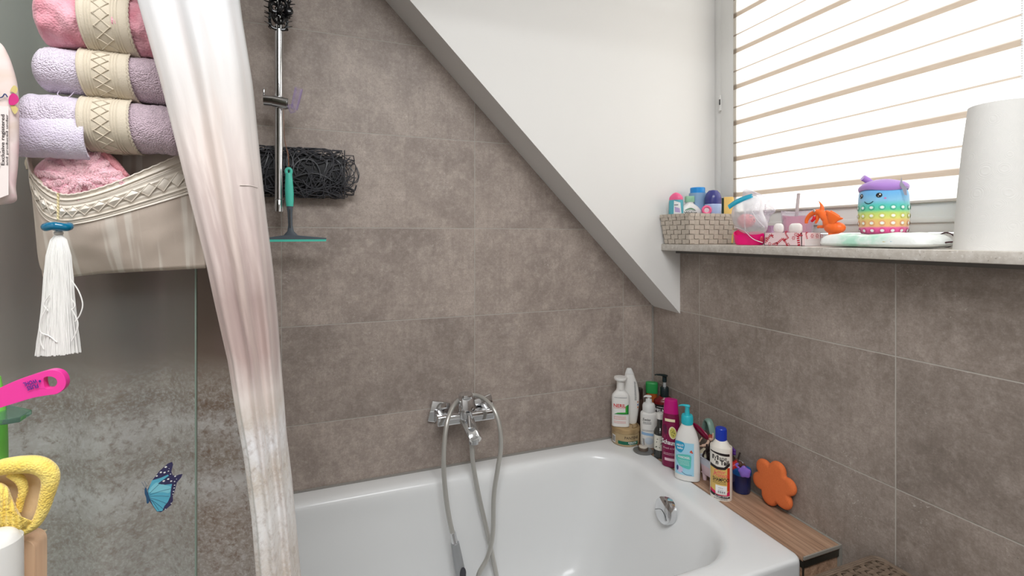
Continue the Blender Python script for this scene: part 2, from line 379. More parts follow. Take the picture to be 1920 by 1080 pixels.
# ------------------------------------------------------------------ bathtub
X1, X0, Y0, RIM = -.137, ROOM_L+.003, -.752, .6
enam = mat('white_enamel', (236, 237, 237), .24, coat=.1)
tub = thing('bathtub', 'white enamel bathtub with rounded basin set against the tiled wall', 'bathtub', ((X0+X1)/2, Y0/2, 0))
def tring(i, z, r, dx0=None):   # i = inset of the four sides
    x0, x1, y0, y1 = X0+i[0], X1-i[1], Y0+i[2], -.003-i[3]
    pts = []
    S = 14
    sides = rrect(x0, x1, y0, y1, r, S)
    # resample the straight sides too
    out = []
    n = len(sides)
    for k in range(n):
        a = sides[k]; b_ = sides[(k+1) % n]; cnt = 10 if (k % (S+1)) == S else 1
        for j in range(cnt): out.append((a[0]+(b_[0]-a[0])*j/cnt, a[1]+(b_[1]-a[1])*j/cnt))
    return [(x, y, z) for x, y in out]
R = [tring((0, 0, 0, 0), .50, .02), tring((0, 0, 0, 0), RIM-.012, .02), tring((.001, .001, .001, .001), RIM-.005, .02), tring((.004, .004, .004, .004), RIM-.001, .02), tring((.009, .009, .009, .009), RIM, .02)]
base = [.10, .078, .055, .062]
for k, (ins, dz, r) in enumerate([(-.012, 0, .16), (0, -.0006, .16), (.008, -.003, .155), (.016, -.009, .15), (.022, -.018, .145), (.027, -.032, .14), (.031, -.06, .135), (.036, -.11, .13), (.045, -.20, .125), (.056, -.29, .12), (.072, -.345, .11), (.10, -.375, .10), (.15, -.39, .09), (.22, -.396, .06)]):
    i = [q+ins for q in base]; i[1] += .9*max(0, -dz-.03)*.35; i[0] += .4*max(0, -dz)
    R.append(tring(i, RIM+dz, r))
for q in range(9, len(R)):                                        # armrest shoulder along the wall side
    rr = []
    for (x, y, z) in R[q]:
        s_ = 1/(1+math.exp((x+.90)/.018)); g = min(1, (RIM-z)/.06)
        if y > -.3: y += .016*s_*g*(1-max(0, min(1, (-y-.12)/.18)))
        rr.append((x, y, z))
    R[q] = rr
m = MB(); m.loft(R, cap=False); m.f.append(tuple(range(len(m.v)-len(R[0]), len(m.v)))); m.mi.append(0)
obj('basin', m, enam, tub, world=True, smooth=60)
m = MB().box(X0, X1, Y0+.012, Y0+.03, 0, .565); obj('front_apron', m, mat('tub_apron', (214, 213, 211), .3), tub, world=True)
oc = onX(1250, 957, -.262)
Mo = Matrix.Translation(oc) @ Matrix.Rotation(math.radians(-78), 4, 'Y')
m = MB().lathe([(.0, -.006), (.037, -.006), (.038, .008), (.0365, .0135), (.033, .016), (.001, .0165)], 40, M=Mo)
m.tube([Mo @ Vector(p) for p in ((-.012, .03, .0168), (.0, .006, .0172), (-.006, -.012, .0172), (-.018, -.024, .0165))], .0007, 6, 5, mi=1)
obj('overflow_cover', m, [chrome(), mat('dark_line', (70, 72, 75), .3)], tub, world=True, label='round chrome overflow cover')

# wooden ledge beside the tub
wl = wood_mat('wood_look_tile', 1, (190, 156, 130), (162, 128, 104), (96, 70, 54))
led = thing('ledge', 'narrow brown wood-look ledge between bathtub and right wall', 'ledge', (-.07, -.375, 0))
obj('ledge_top', MB().box(-.136, -.007, -.749, -.001, .588, .599, .0008), wl, led, world=True)
obj('ledge_end', MB().box(-.134, -.008, -.744, -.70, .0, .571, .0008), wl, led, world=True)
obj('edge_profile', MB().box(-.135, -.008, -.748, -.738, .571, .588).box(-.135, -.132, -.7495, -.747, 0, .599), mat('dark_metal_profile', (84, 80, 72), .35, .7), led, world=True, label='dark metal edge profile under the ledge top')
obj('sealant', MB().box(-.0075, -.001, -.751, -.001, .0, .6).box(-.135, -.007, -.7515, -.7485, .592, .5995), mat('grout_line', (150, 146, 138), .6), led, world=True)

# ------------------------------------------------------------------ rattan hamper
def weave(mb, O, ex, ey, nrm, nu, nv, fu=.8, fv=.8, amp=.002, th=.0012, seg=4, mi=0, pair=1):
    """ribbons going over and under each other; ex, ey full extents"""
    lu, lv = ex.length, ey.length; du, dv = lu/nu, lv/nv; hx, hy = ex.normalized(), ey.normalized()
    def ribbon(p0, d, length, n, wdir, wd, ph):
        K = n*seg; top = []; 
        for k in range(K+1):
            s_ = length*k/K; h = amp*math.sin(PI*(k/seg+.5)+ph)
            p = p0+d*s_+nrm*h; q = wdir*wd/2
            top.append([p-q, p+q, p+q-nrm*th, p-q-nrm*th])
        mb.loft(top, True, mi=mi)
    for j in range(nv): ribbon(O+hy*dv*(j+.5), hx, lu, nu, hy, dv*fv, PI*(j//pair % 2))
    for i in range(nu): ribbon(O+hx*du*(i+.5), hy, lv, nv, hx, du*fu, PI*((i//pair+1) % 2))
cr = onX(1640, 1036, -.012); HZ = cr.z; hx1, hy1 = cr.x, cr.y; hx0, hy0 = hx1-.30, hy1-.36
ham = thing('laundry_hamper', 'brown woven rattan laundry hamper in the bottom right corner beside the tub', 'hamper', ((hx0+hx1)/2, (hy0+hy1)/2, 0))
rat = mat('brown_rattan', (112, 96, 82), .5, vary=.35, bump=(300, .3, .0006)); ratd = mat('rattan_shadow_backing', (44, 37, 32), .8)  # dark backing colours in the shade behind the weave gaps
m = MB().box(hx0+.004, hx1-.004, hy0+.004, hy1-.004, HZ-.03, HZ-.007, .004)
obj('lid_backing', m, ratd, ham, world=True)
m = MB(); weave(m, Vector((hx0+.008, hy0+.008, HZ-.002)), Vector((hx1-hx0-.016, 0, 0)), Vector((0, hy1-hy0-.016, 0)), Vector((0, 0, 1)), 15, 27, .60, .76, .0022, .001, 4)
for k in range(3):
    r0 = .0035; ii = .004+.0045*k
    ring_ = [Vector((x, y, HZ-.001-.001*(k == 0))) for x, y in rrect(hx0+ii, hx1-ii, hy0+ii, hy1-ii, .02)]
    m.tube(ring_, .0026, 6, closed=True)
obj('lid', m, rat, ham, world=True)
m = MB()
for k in range(3): m.tube([Vector((x, y, HZ-.008-.006*k)) for x, y in rrect(hx0+.002, hx1-.002, hy0+.002, hy1-.002, .02)], .0033, 6, closed=True)
obj('lid_rim', m, rat, ham, world=True)
m = MB(); weave(m, Vector((hx0+.006, hy0+.01, .03)), Vector((0, hy1-hy0-.02, 0)), Vector((0, 0, HZ-.07)), Vector((-1, 0, 0)), 26, 40, .7, .8, .0018, .001)
weave(m, Vector((hx0+.01, hy1-.006, .03)), Vector((hx1-hx0-.02, 0, 0)), Vector((0, 0, HZ-.07)), Vector((0, 1, 0)), 22, 40, .7, .8, .0018, .001)
obj('body', m, rat, ham, world=True)
obj('shade_core', MB().box(hx0+.012, hx1-.01, hy0+.012, hy1-.012, .0, HZ-.035), ratd, ham, world=True)

# ================================================================== THINGS ON THE BACK WALL
RY = -.085
rx = onY(523, 200, RY).x; rz0 = onY(525, 396, RY).z
rail = thing('shower_rail', 'chrome vertical shower rail on the grey tiled back wall', 'shower rail', (rx, RY, rz0))
m = MB().lathe([(.0115, rz0), (.0115, 2.42)], 28, (rx, RY)); obj('pole', m, chrome(), rail, world=True)
m = MB().lathe([(.0002, rz0-.002), (.0125, rz0-.0015), (.0128, rz0+.03), (.0115, rz0+.032)], 28, (rx, RY)); obj('end_cap', m, chrome(), rail, world=True)
for zz, rr in ((2.38, .012), (rz0+.012, .007)): obj('wall_bracket', MB().tube([(rx, RY+.010, zz), (rx, -.001, zz)], rr, 16), chrome(), rail, world=True)
zs_ = onY(523, 193, RY).z
m = MB(); m.tube([(rx-.036, RY-.008, zs_+.002), (rx-.012, RY-.01, zs_+.0015)], .0155, 24); m.tube([(rx-.013, RY-.01, zs_+.001), (rx+.023, RY-.012, zs_-.004)], .0165, 24)
m.tube([(rx+.022, RY-.012, zs_-.004), (rx+.029, RY-.014, zs_-.004)], .0145, 24); m.box(rx-.0385, rx-.035, RY-.012, RY-.006, zs_+.010, zs_+.034, .001)
obj('slider', m, chrome(), rail, world=True)
clear = film('clear_lilac_plastic', (170, 140, 220), .03, .06)
a = onY(551, 205, RY-.03); b_ = onY(560, 166, RY-.03)
hc = thing('slider_holder_tmp', None, None) if False else None
ax = (b_-a).normalized(); 
m = MB(); K = 20; R = []
for q, r0 in ((0, .0098), (.35, .0112), (1, .0120)):
    c0 = a+(b_-a)*q; X_ = Vector((1, 0, 0)); X_ = (X_-ax*X_.dot(ax)).normalized(); Y_ = ax.cross(X_)
    R.append((c0, r0, X_, Y_))
outer = [[c0+X_*r0*math.cos(t_)+Y_*r0*math.sin(t_) for t_ in [math.radians(-150+300*k/K) for k in range(K+1)]] for c0, r0, X_, Y_ in R]
inner = [[c0+X_*(r0-.002)*math.cos(t_)+Y_*(r0-.002)*math.sin(t_) for t_ in [math.radians(-150+300*k/K) for k in range(K+1)]] for c0, r0, X_, Y_ in R]
rings = [o_+list(reversed(i_)) for o_, i_ in zip(outer, inner)]
m.loft(rings, True); m.tube([a+Vector((-.012, .004, 0)), a+Vector((.0, .002, .004))], .012, 16)
obj('handset_holder', m, clear, rail, world=True, label='clear lilac plastic handset holder')
m = MB().tube([Vector((rx+.0125*math.cos(q), RY+.0125*math.sin(q), rz0+.034+.001*math.sin(3*q))) for q in [2*PI*k/24 for k in range(24)]], .001, 6, closed=True)
m.tube([(rx+.010, RY-.009, rz0+.034), (rx+.016, RY-.011, rz0+.036)], .0008, 6); obj('wire_ring', m, chrome(), rail, world=True)

# hair claws clipped on the rail
blk = mat('black_gloss_plastic', (18, 18, 20), .18)
def claw(name, label, c, s=1., tilt=0, spin=0):
    T = thing(name, label, 'hair claw', c, rot=(math.radians(tilt), 0, math.radians(spin)), group='black hair claws clipped on the shower rail')
    for sd in (-1, 1):
        m = MB()
        m.tube([(sd*.004*s, -.004*s, .024*s), (sd*.019*s, -.003*s, .020*s), (sd*.024*s, 0, 0), (sd*.019*s, .003*s, -.020*s), (sd*.004*s, .004*s, -.024*s)], .0042*s, 8, 5)
        m.tube([(sd*.009*s, -.012*s, .012*s), (sd*.016*s, -.016*s, .004*s), (sd*.010*s, -.018*s, -.010*s), (sd*.002*s, -.014*s, -.012*s)], .0045*s, 8, 5)
        for k in range(5):
            z = (-.020+.010*k)*s; m.tube([(sd*.022*s, 0, z*.9), (sd*.026*s, .008*s, z), (sd*.014*s-.006*s, .02*s, z*1.05)], lambda q: (.0024-.0014*q)*s, 6, 4)
        for k in range(3):
            z = (-.016+.016*k)*s; m.tube([(sd*.020*s, -.002*s, z), (sd*.031*s, -.004*s, z+.003*s), (sd*.038*s, -.003*s, z+.006*s)], lambda q: (.0022-.0012*q)*s, 6, 3)
        obj('claw_half', m, blk, T)
    m = MB().tube([(0, -.002, -.012*s), (0, -.003, .012*s)], .004*s, 10); 
    m.tube([(-.002*s, -.012*s, -.006*s), (.004*s, -.016*s, 0), (-.002*s, -.012*s, .006*s)], .0016*s, 6, 4); obj('spring', m, blk, T); return T
cz1 = onY(523, 48, RY).z
claw('hair_claw', 'lowest small black hair claw on the shower rail', (rx, RY-.012, cz1+.008), .92, 0, 8)
claw('hair_claw', 'middle black hair claw on the rail, with prongs sticking left', (rx+.001, RY-.014, cz1+.040), 1.0, 8, -14)
claw('hair_claw', 'topmost black hair claw on the rail, cut by picture edge', (rx+.004, RY-.012, cz1+.076), 1.02, -6, 20)
m = MB(); m.pillow(ell(0, 0, .0125, .0125, 24), (0, 0), lambda x, y, d: Vector((rx+.026+x, RY-.02-d, cz1+.036+y)), .006, .004); m.tube([(rx+.012, RY-.012, cz1+.034), (rx+.02, RY-.018, cz1+.036)], .003, 8)
obj('hair_clip', m, blk, world=True, label='round black button-shaped hair clip beside the claws on the rail', cat='hair clip')

# rolled black spaghetti mat
random.seed(5)
ma, mb_ = onY(455, 316, -.04), onY(646, 318, -.04); MZ = (onY(560, 270, -.06).z+onY(560, 374, -.04).z)/2; MRZ = .074; MRY = .030; MYC = -.036
rub = mat('black_rubber_strands', (70, 70, 74), .38)
m = MB(); L = mb_.x-ma.x
def onroll(u, th, k=1.): return Vector((ma.x+L*u, MYC+MRY*k*math.sin(th), MZ+MRZ*k*math.cos(th)))
for i in range(250):
    u = random.uniform(0, 1); th = random.uniform(0, 2*PI); k = random.choice((1, .98, .9, .8)); ang = random.uniform(0, 2*PI); cv = random.choice((-1, 1))*random.uniform(.1, .75); st = .012; pts = []
    for q in range(random.randint(7, 15)):
        if u < -.005 or u > 1.005: break
        pts.append(onroll(u, th, k+.012*random.uniform(-1, 1))); u += math.cos(ang)*st/L; th += math.sin(ang)*st/.055; ang += cv*.45
    if len(pts) > 2: m.tube(pts, random.uniform(.0013, .0020), 5, 2)
for e in (0, 1):
    for k in (1, .93): m.tube([onroll(e, 2*PI*q/40, k+.02*nz(q*.7, e, k)) for q in range(40)], .0015, 5, closed=True)
obj('strands', m, rub, matroot := thing('rubber_bath_mat', 'rolled black looped-strand rubber mat tucked behind the shower rail', 'bath mat', ((ma.x+mb_.x)/2, MYC, MZ-MRZ)), world=True)
m = MB(); core = [[onroll(u, 2*PI*k/28, .74) for k in range(28)] for u in (0.02, .5, .98)]; m.loft(core); obj('inner_layers', m, mat('black_rubber_deep', (30, 30, 32), .6), matroot, world=True)
m = MB()
for i in range(70):
    th = random.uniform(0, 2*PI); k = random.uniform(.55, .9); u0 = random.uniform(.86, 1.02); pts = []; ang = random.uniform(0, 6.3); cv = random.choice((-1, 1))*random.uniform(.3, .8)
    for q in range(12):
        x_ = min(max(u0, .85), 1.155-.06*abs(math.cos(th))); pts.append(Vector((ma.x+L*x_, MYC+MRY*k*math.sin(th), MZ-.004+MRZ*k*math.cos(th)))); u0 += math.cos(ang)*.010/L; th += math.sin(ang)*.010/.05; ang += cv*.5
    m.tube(pts, .0014, 5, 2)
obj('loose_end', m, rub, matroot, world=True)
for q in (.2, .85): obj('hook_wire', MB().tube([onroll(q, 0, 1.0), Vector((ma.x+L*q, -.0005, MZ+.03))], .0012, 6), rub, matroot, world=True)

# squeegee
SY = -.105
sq = thing('squeegee', 'turquoise and grey squeegee hanging by a string from the shower rail', 'squeegee', onY(545, 445, SY))
mint = mat('mint_plastic', (86, 206, 184), .38); gry = mat('slate_plastic', (88, 96, 104), .4)
def P2(px, py, y=SY): return onY(px, py, y)
A = onY(541, 312, SY); B = onY(545, 384, SY); C = onY(545, 440, SY)
m = MB(); up = (A-B).normalized(); side = Vector((1, 0, 0))
def hand(prof, thick):
    R = []
    for q, wd, th_ in prof:
        c = A+(C-A)*q; R.append([c+Vector((wd*math.cos(a_), th_*math.sin(a_), 0)) for a_ in [2*PI*k/20 for k in range(20)]])
    return R
m.loft(hand([(.10, .0085, .006), (.20, .0098, .008), (.35, .0112, .0095), (.5, .0108, .009), (.585, .0090, .008)], 1))
th0 = A+(C-A)*.075
m.tube([th0+Vector((.0065*math.cos(a_), 0, .0085*math.sin(a_))) for a_ in [2*PI*k/20 for k in range(20)]], .0042, 8, closed=True)
obj('grip', m, mint, sq, world=True, label='turquoise handle grip with hanging hole')
m = MB().loft(hand([(.585, .0086, .0075), (.68, .0065, .006), (.86, .0058, .0055), (.95, .0085, .006), (1.0, .017, .006), (1.03, .020, .005)], 1))
l_, r_ = onY(496, 449, SY), onY(612, 449, SY); zc = onY(553, 447, SY).z
pl = [(l_.x, zc-.0035), (l_.x, zc+.001), (C.x-.02, zc+.0085), (C.x+.02, zc+.0085), (r_.x, zc+.0015), (r_.x, zc-.0035)]
m.poly(pl, lambda a_, b2, d: Vector((a_, SY-.006+d, b2)), .012)
obj('blade_holder', m, gry, sq, world=True, bev=.001)
m = MB().tube([A+(C-A)*.63+Vector((0, -.0062, 0)), A+(C-A)*.9+Vector((0, -.0058, 0))], .0018, 8); obj('slot', m, mat('dark_slot', (70, 70, 72), .5), sq, world=True)
m = MB().poly([(l_.x-.001, zc-.0095), (l_.x-.001, zc-.0030), (r_.x, zc-.0028), (r_.x-.001, zc-.0085)], lambda a_, b2, d: Vector((a_, SY-.0075+d, b2)), .003)
obj('rubber_blade', m, mint, sq, world=True)
m = MB().tube([A+Vector((-.001, 0, 0)), onY(541, 290, SY), onY(534, 264, -.1), (rx+.012, RY-.008, zs_-.02)], .0008, 6, 4); m.tube([A+Vector((.002, 0, -.004)), onY(539, 288, SY), onY(534, 262, -.1)], .0008, 6, 4)
obj('string', m, mat('brown_string', (150, 110, 90), .8), sq, world=True)

# bath mixer
mc = onY(870, 782, -.055); zb = mc.z; xc = mc.x+.004
mix = thing('bath_mixer', 'chrome bath mixer tap on the tiled wall above the tub', 'tap', (xc, 0, zb))
xl, xr = onY(818, 780, -.05).x, onY(925, 770, -.05).x
m = MB().box(xl, xr, -.068, -.032, zb-.017, zb+.015, .005, seg=3); obj('body', m, chrome(), mix, world=True)
for xx, rot in ((xl+.018, 14), (xr-.018, -14)):
    m = MB()
    Mr = Matrix.Translation((xx, 0, zb+.010)) @ Matrix.Rotation(math.radians(rot), 4, 'Y')
    m.box(-.032, .032, -.012, -.0005, -.034, .034, .003, M=Mr); m.tube([(xx, -.012, zb+.004), (xx, -.045, zb+.002)], .014, 20); obj('wall_flange', m, chrome(), mix, world=True)
m = MB().lathe([(.020, zb-.004), (.0225, zb+.004), (.0225, zb+.038), (.0215, zb+.040)], 32, (xc, -.060)); obj('cartridge', m, chrome(), mix, world=True)
m = MB(); 
def sect(x, y, z, rx_, ry_, n=3, K=28):
    return [Vector((x+rx_*abs(math.cos(t_))**(2/n)*(1 if math.cos(t_) > 0 else -1), y+ry_*abs(math.sin(t_))**(2/n)*(1 if math.sin(t_) > 0 else -1), z)) for t_ in [2*PI*k/K for k in range(K)]]
m.loft([sect(xc, -.060, zb+.040, .0225, .0225), sect(xc, -.061, zb+.058, .0235, .024), sect(xc, -.063, zb+.074, .0235, .026), sect(xc, -.066, zb+.080, .020, .022)])
m.loft([sect(xc, -.078, zb+.074, .0205, .006), sect(xc, -.084, zb+.060, .0205, .005), sect(xc, -.087, zb+.040, .0200, .0045), sect(xc, -.088, zb+.034, .018, .004)])
obj('lever', m, chrome(), mix, world=True)
m = MB(); sp = [Vector((xc, -.06, zb-.002)), Vector((xc+.004, -.085, zb-.014)), Vector((xc+.010, -.112, zb-.032)), Vector((xc+.013, -.130, zb-.046))]
m.loft([[c+Vector((a_*math.cos(t_), .35*b2*math.sin(t_), b2*math.sin(t_))) for t_ in [2*PI*k/24 for k in range(24)]] for c, a_, b2 in zip(sp, (.026, .023, .021, .020), (.013, .012, .011, .010))])
m.lathe([(.0125, zb-.062), (.0135, zb-.052), (.0135, zb-.046)], 24, (xc+.012, -.124)); obj('spout', m, chrome(), mix, world=True)
m = MB().tube([(xc+.003, -.088, zb+.018), (xc+.003, -.1, zb-.018)], .0062, 16); m.lathe([(.004, zb+.016), (.009, zb+.018), (.009, zb+.027), (.004, zb+.029)], 16, (xc+.003, -.086)); obj('diverter', m, chrome(), mix, world=True)

# hand shower and hose
hs = thing('hand_shower', 'grey hand shower on a looped silver hose hung over the tap', 'hand shower', (xc, -.1, .25))
silver = mat('silver_hose', (196, 194, 188), .32, .55)
def hp(px, py, y): return onY(px, py, y)
cn = hp(884, 830, -.105)
m = MB().tube([hp(884, 803, -.105), hp(884.5, 832, -.105)], lambda q: .0105-.0015*q, 18); obj('hose_nut', m, mat('satin_nut', (176, 178, 180), .3, .8), hs, world=True)
pts = [hp(884, 832, -.105), hp(887, 870, -.11), hp(898, 930, -.12), hp(912, 990, -.13), hp(925, 1050, -.14), hp(937, 1120, -.16), hp(935, 1180, -.19), hp(915, 1190, -.2), hp(897, 1140, -.19), hp(896, 1083, -.175), hp(914, 1045, -.165), hp(924, 1000, -.155), hp(926, 930, -.145), hp(933, 880, -.14), hp(939, 840, -.135), hp(937, 800, -.128), hp(926, 768, -.105), hp(908, 748, -.060), hp(889, 741, -.026), hp(872, 743, -.026), hp(853, 757, -.060), hp(840, 785, -.105), hp(833, 830, -.128), hp(832, 880, -.135), hp(836, 930, -.14), hp(842, 970, -.145), hp(849, 1002, -.15)]
m = MB().tube(pts, .0073, 12, 7); obj('hose', m, silver, hs, world=True)
ha, hb = hp(849, 998, -.15), hp(874, 1130, -.16)
m = MB().tube([ha, ha+(hb-ha)*.17], lambda q: .0085+.0015*q, 18); obj('collar', m, chrome(), hs, world=True)
m = MB().tube([ha+(hb-ha)*.15, ha+(hb-ha)*.4, hb], lambda q: .0125+.004*q, 20, 3); obj('handle', m, mat('satin_grey_handle', (168, 170, 172), .35, .4), hs, world=True)
m = MB(); hd = (hb-ha).normalized(); hc_ = hb+hd*.03
m.lathe([(.001, -.012), (.038, -.010), (.045, 0), (.042, .008), (.001, .010)], 28, M=Matrix.Translation(hc_) @ Matrix.Rotation(math.radians(80), 4, 'X')); obj('spray_head', m, chrome(), hs, world=True)
m = MB(); pp = hp(868, 1076, -.17); m.pillow(ell(0, 0, .010, .02, 20), (0, 0), lambda x, y, d: pp+Vector((x, -d, y)), .003, .003); obj('grip_pad', m, mat('dark_pad', (66, 66, 72), .5), hs, world=True)

# ================================================================== BOTTLES AND JARS ON THE TUB CORNER AND LEDGE
white_pl = mat('white_plastic', (232, 230, 226), .3, sss=.05)
def dense(prof, n=5):
    return [tuple(v) for v in catmull([Vector(p) for p in prof], n)]
class Body:
    """vertical container: profile of (z, rx, ry), superellipse exponent n; local -Y is the front"""
    def __init__(s, prof, n=2., d=5, shift=None):
        s.p = dense(prof, d) if d else list(prof); s.n = n; s.shift = shift
    def ring(s, z, rx_, ry_, K=40):
        sx = s.shift(z) if s.shift else 0
        return [Vector((sx+rx_*abs(math.cos(t_))**(2/s.n)*(1 if math.cos(t_) > 0 else -1), ry_*abs(math.sin(t_))**(2/s.n)*(1 if math.sin(t_) > 0 else -1), z)) for t_ in [2*PI*k/K for k in range(K)]]
    def mesh(s, mb=None, K=40):
        mb = mb or MB(); return mb.loft([s.ring(z, a, b_, K) for z, a, b_ in s.p])
    def at(s, z):
        P = s.p
        for i in range(len(P)-1):
            if P[i][0] <= z <= P[i+1][0]+1e-9 and P[i+1][0] > P[i][0]:
                q = (z-P[i][0])/(P[i+1][0]-P[i][0]); return tuple(P[i][k]+(P[i+1][k]-P[i][k])*q for k in (1, 2))
        return P[-1][1:] if z > P[-1][0] else P[0][1:]
    def front(s, off=.0004):
        def f(u, z):
            a, b_ = s.at(z); a += off; b_ += off; q = min(.9995, abs(u)/a); sx = s.shift(z) if s.shift else 0
            return Vector((sx+max(-a, min(a, u)), -b_*(1-q**s.n)**(1/s.n), z))
        return f
    def wrap(s, off=.0004, around=True):      # u = arc length around a round body
        def f(u, z):
            a, b_ = s.at(z); t_ = u/max(s.p, key=lambda q: q[1])[1]; return Vector(((a+off)*math.sin(t_), -(b_+off)*math.cos(t_), z))
        return f
def ink(name, c): return mat('print_'+name, c, .45)
def stand(px, py, wd, z=RIM, ratio=1.):
    """foot of something whose front edge touches the surface at that pixel: centre, half width"""
    p = onZ(px, py, z); d = depth(p); r = wd*d/FPX/2; dr = (p-CAM); dr.z = 0; dr.normalize()
    return p+dr*r*ratio, r
def ztop(p, py): return CAM.z-(py-HY)*depth(p)/FPX-p.z
def label_block(T, name, f, items, mats, label=None):
    m = MB()
    for it in items: it(m)
    return obj(name, m, mats, T, label=label, smooth=0, fix=False)
def lines(m, f, u0, u1, vs_, h, mi, seed=1):
    """rows of tiny print too small to read in the photo, as broken strokes"""
    rnd = random.Random(seed)
    for v in vs_:
        u = u0
        while u < u1-.001:
            l_ = rnd.uniform(.0015, .0045); patch(m, f, rect(u, min(u+l_, u1), v-h/2, v+h/2), mi); u += l_+.0009
def pump(T, zb_, m_, r=.012, h=.03, head=.022, yaw=0, collar=None, flat=False):
    """pump dispenser: collar, stem, head with a spout to local -X"""
    c = collar or m_
    m = MB().lathe([(r, zb_), (r, zb_+h*.42), (r*.86, zb_+h*.46)], 28); pc_ = obj('pump_collar', m, c, T)
    m = MB().lathe([(r*.36, zb_+h*.4), (r*.36, zb_+h*.85)], 16)
    R = Matrix.Rotation(math.radians(yaw), 4, 'Z'); z = zb_+h
    m.lathe([(r*.5, z-h*.30), (r*.52, z-h*.06)], 20)
    m.loft([[R @ Vector((x, w_*math.cos(t_), z+zo+t2*math.sin(t_))) for t_ in [2*PI*k/14 for k in range(14)]] for x, w_, zo, t2 in ((r*.75, r*.25, -.001, .001), (r*.6, r*.62, 0, .0028), (0, r*.78, .0004, .0036), (-r*.9, r*.6, .0006, .0032), (-head*.8, r*.38, -.0006, .0026), (-head, r*.3, -.0026, .0022))])
    obj('pump_head', m, m_, pc_)

# gold jar
p, r = stand(1173, 839, 53); JR = r; jp = p
jar = thing('cosmetic_jar', 'round golden hair mask jar on the white tub corner, under two white bottles', 'jar', p, faceang(p, 2))
gold = mat('gold_plastic', (196, 172, 132), .3, .35); goldl = mat('gold_lid', (188, 160, 118), .28, .4)
jb = Body([(0, r*.9, r*.9), (.002, r*.96, r*.96), (.006, r, r), (.034, r, r), (.046, r*.99, r*.99)], d=0); m = jb.mesh(K=56); obj('body', m, gold, jar)
m = MB().lathe([(r*1.0, .0465), (r*1.02, .048), (r*1.02, .060), (r*.99, .0635), (r*.93, .065), (.0005, .065)], 56)
jlid = obj('lid', m, goldl, jar)
f = jb.wrap(.0005); m = MB()
patch(m, f, rect(-.030, .048, .009, .021), 0); pass
text(m, 'PANTENE', jb.wrap(.0008), .022, .0345, .054, .0095, mi=1); text(m, 'KERATIN', jb.wrap(.0009), .024, .0170, .032, .0055, mi=3, bold=.02); text(m, 'PROTECT', jb.wrap(.0009), .024, .0112, .026, .003, mi=3)
m3 = MB(); patch(m3, f, rect(-.062, -.042, .008, .036), 2)
for k in range(5): patch(m3, jb.wrap(.0007), rect(-.060+.0035*k, -.0582+.0035*k, .012, .032), 1)
obj('barcode_label', m3, [ink('green', (22, 104, 78)), ink('black', (38, 32, 30)), white_pl], jar, fix=False, smooth=0)
obj('front_label', m, [ink('green', (22, 104, 78)), ink('black', (38, 32, 30)), white_pl, ink('white', (240, 240, 240))], jar, fix=False, smooth=0)
m = MB(); ft = lambda u, v: Vector((u, v, .0654)); 
m.tube([(r*.2, r*.2, .0655), (r*.5, -r*.1, .0655), (r*.45, -r*.6, .0655), (r*.75, -r*.4, .0655), (r*.8, r*.1, .0655), (r*.5, r*.6, .0655)], .0012, 6, 6)
obj('lid_emblem', m, mat('gold_dark', (150, 122, 84), .3, .5), jlid)
JT = RIM+.0652
def onjar(px, dist):                      # point on the jar lid, at pixel column px and distance dist in front of/behind its centre
    d = ray(px, 600); d.z = 0; t_ = (jp-CAM).dot(d)/d.dot(d); q = CAM+d*(t_+dist/d.length); return Vector((q.x, q.y, JT))
# NERIL bottle on the jar
p = onjar(1163.5, -.020); d_ = depth(p); ww = 32.5*d_/FPX/2
T = thing('lotion_bottle', 'white bottle with a green arrow label, standing on the gold jar', 'bottle', p, faceang(p, 4))
ht = CAM.z-(706-HY)*d_/FPX-p.z; sh = CAM.z-(737-HY)*d_/FPX-p.z
bb = Body([(0, ww*.9, .014), (.003, ww*.99, .0165), (.01, ww, .017), (sh*.6, ww, .017), (sh-.012, ww*.99, .017), (sh, ww*.82, .0155), (sh+.010, ww*.55, .012), (sh+.016, ww*.48, .0115)], 2.6)
obj('body', bb.mesh(), white_pl, T)
m = MB().lathe([(ww*.46, sh+.015), (ww*.44, ht-.018), (ww*.5, ht-.014), (ww*.70, ht-.011), (ww*.76, ht-.006), (ww*.72, ht-.001), (ww*.3, ht+.0005), (.0004, ht+.0005)], 30); obj('cap', m, white_pl, T)
f, g = bb.front(.0005), bb.front(.0008); G = ink('leaf_green', (60, 168, 60)); GD = ink('deep_green', (20, 126, 58)); RD = ink('red', (212, 40, 44)); m = MB()
text(m, 'NERIL', g, -.004, sh*.66, ww*1.36, .0125, bold=.02, mi=0)
k_ = sh*.40; patch(m, f, [(ww*.52, k_+.030), (ww*.86, k_+.036), (ww*.86, k_), (-ww*.75, k_), (-ww*.35, k_+.006), (ww*.52, k_+.008)], 1); patch(m, g, [(ww*.74, k_+.034), (ww*.88, k_+.036), (ww*.88, k_), (-ww*.75, k_), (-ww*.5, k_+.0028), (ww*.74, k_+.004)], 2)
lines(m, g, -ww*.8, ww*.55, [sh*.665-.010], .0012, 0, 3); lines(m, g, -ww*.72, ww*.7, [sh*.90], .0022, 3, 4)
lines(m, g, -ww*.78, ww*.6, [sh*.33, sh*.29, sh*.25, sh*.18, sh*.14], .0016, 4, 5); patch(m, g, rect(-ww*.8, ww*.85, sh*.375, sh*.379), 3)
obj('front_label', m, [RD, G, GD, ink('grey', (150, 150, 150)), ink('pale_red', (226, 130, 126))], T, fix=False, smooth=0)
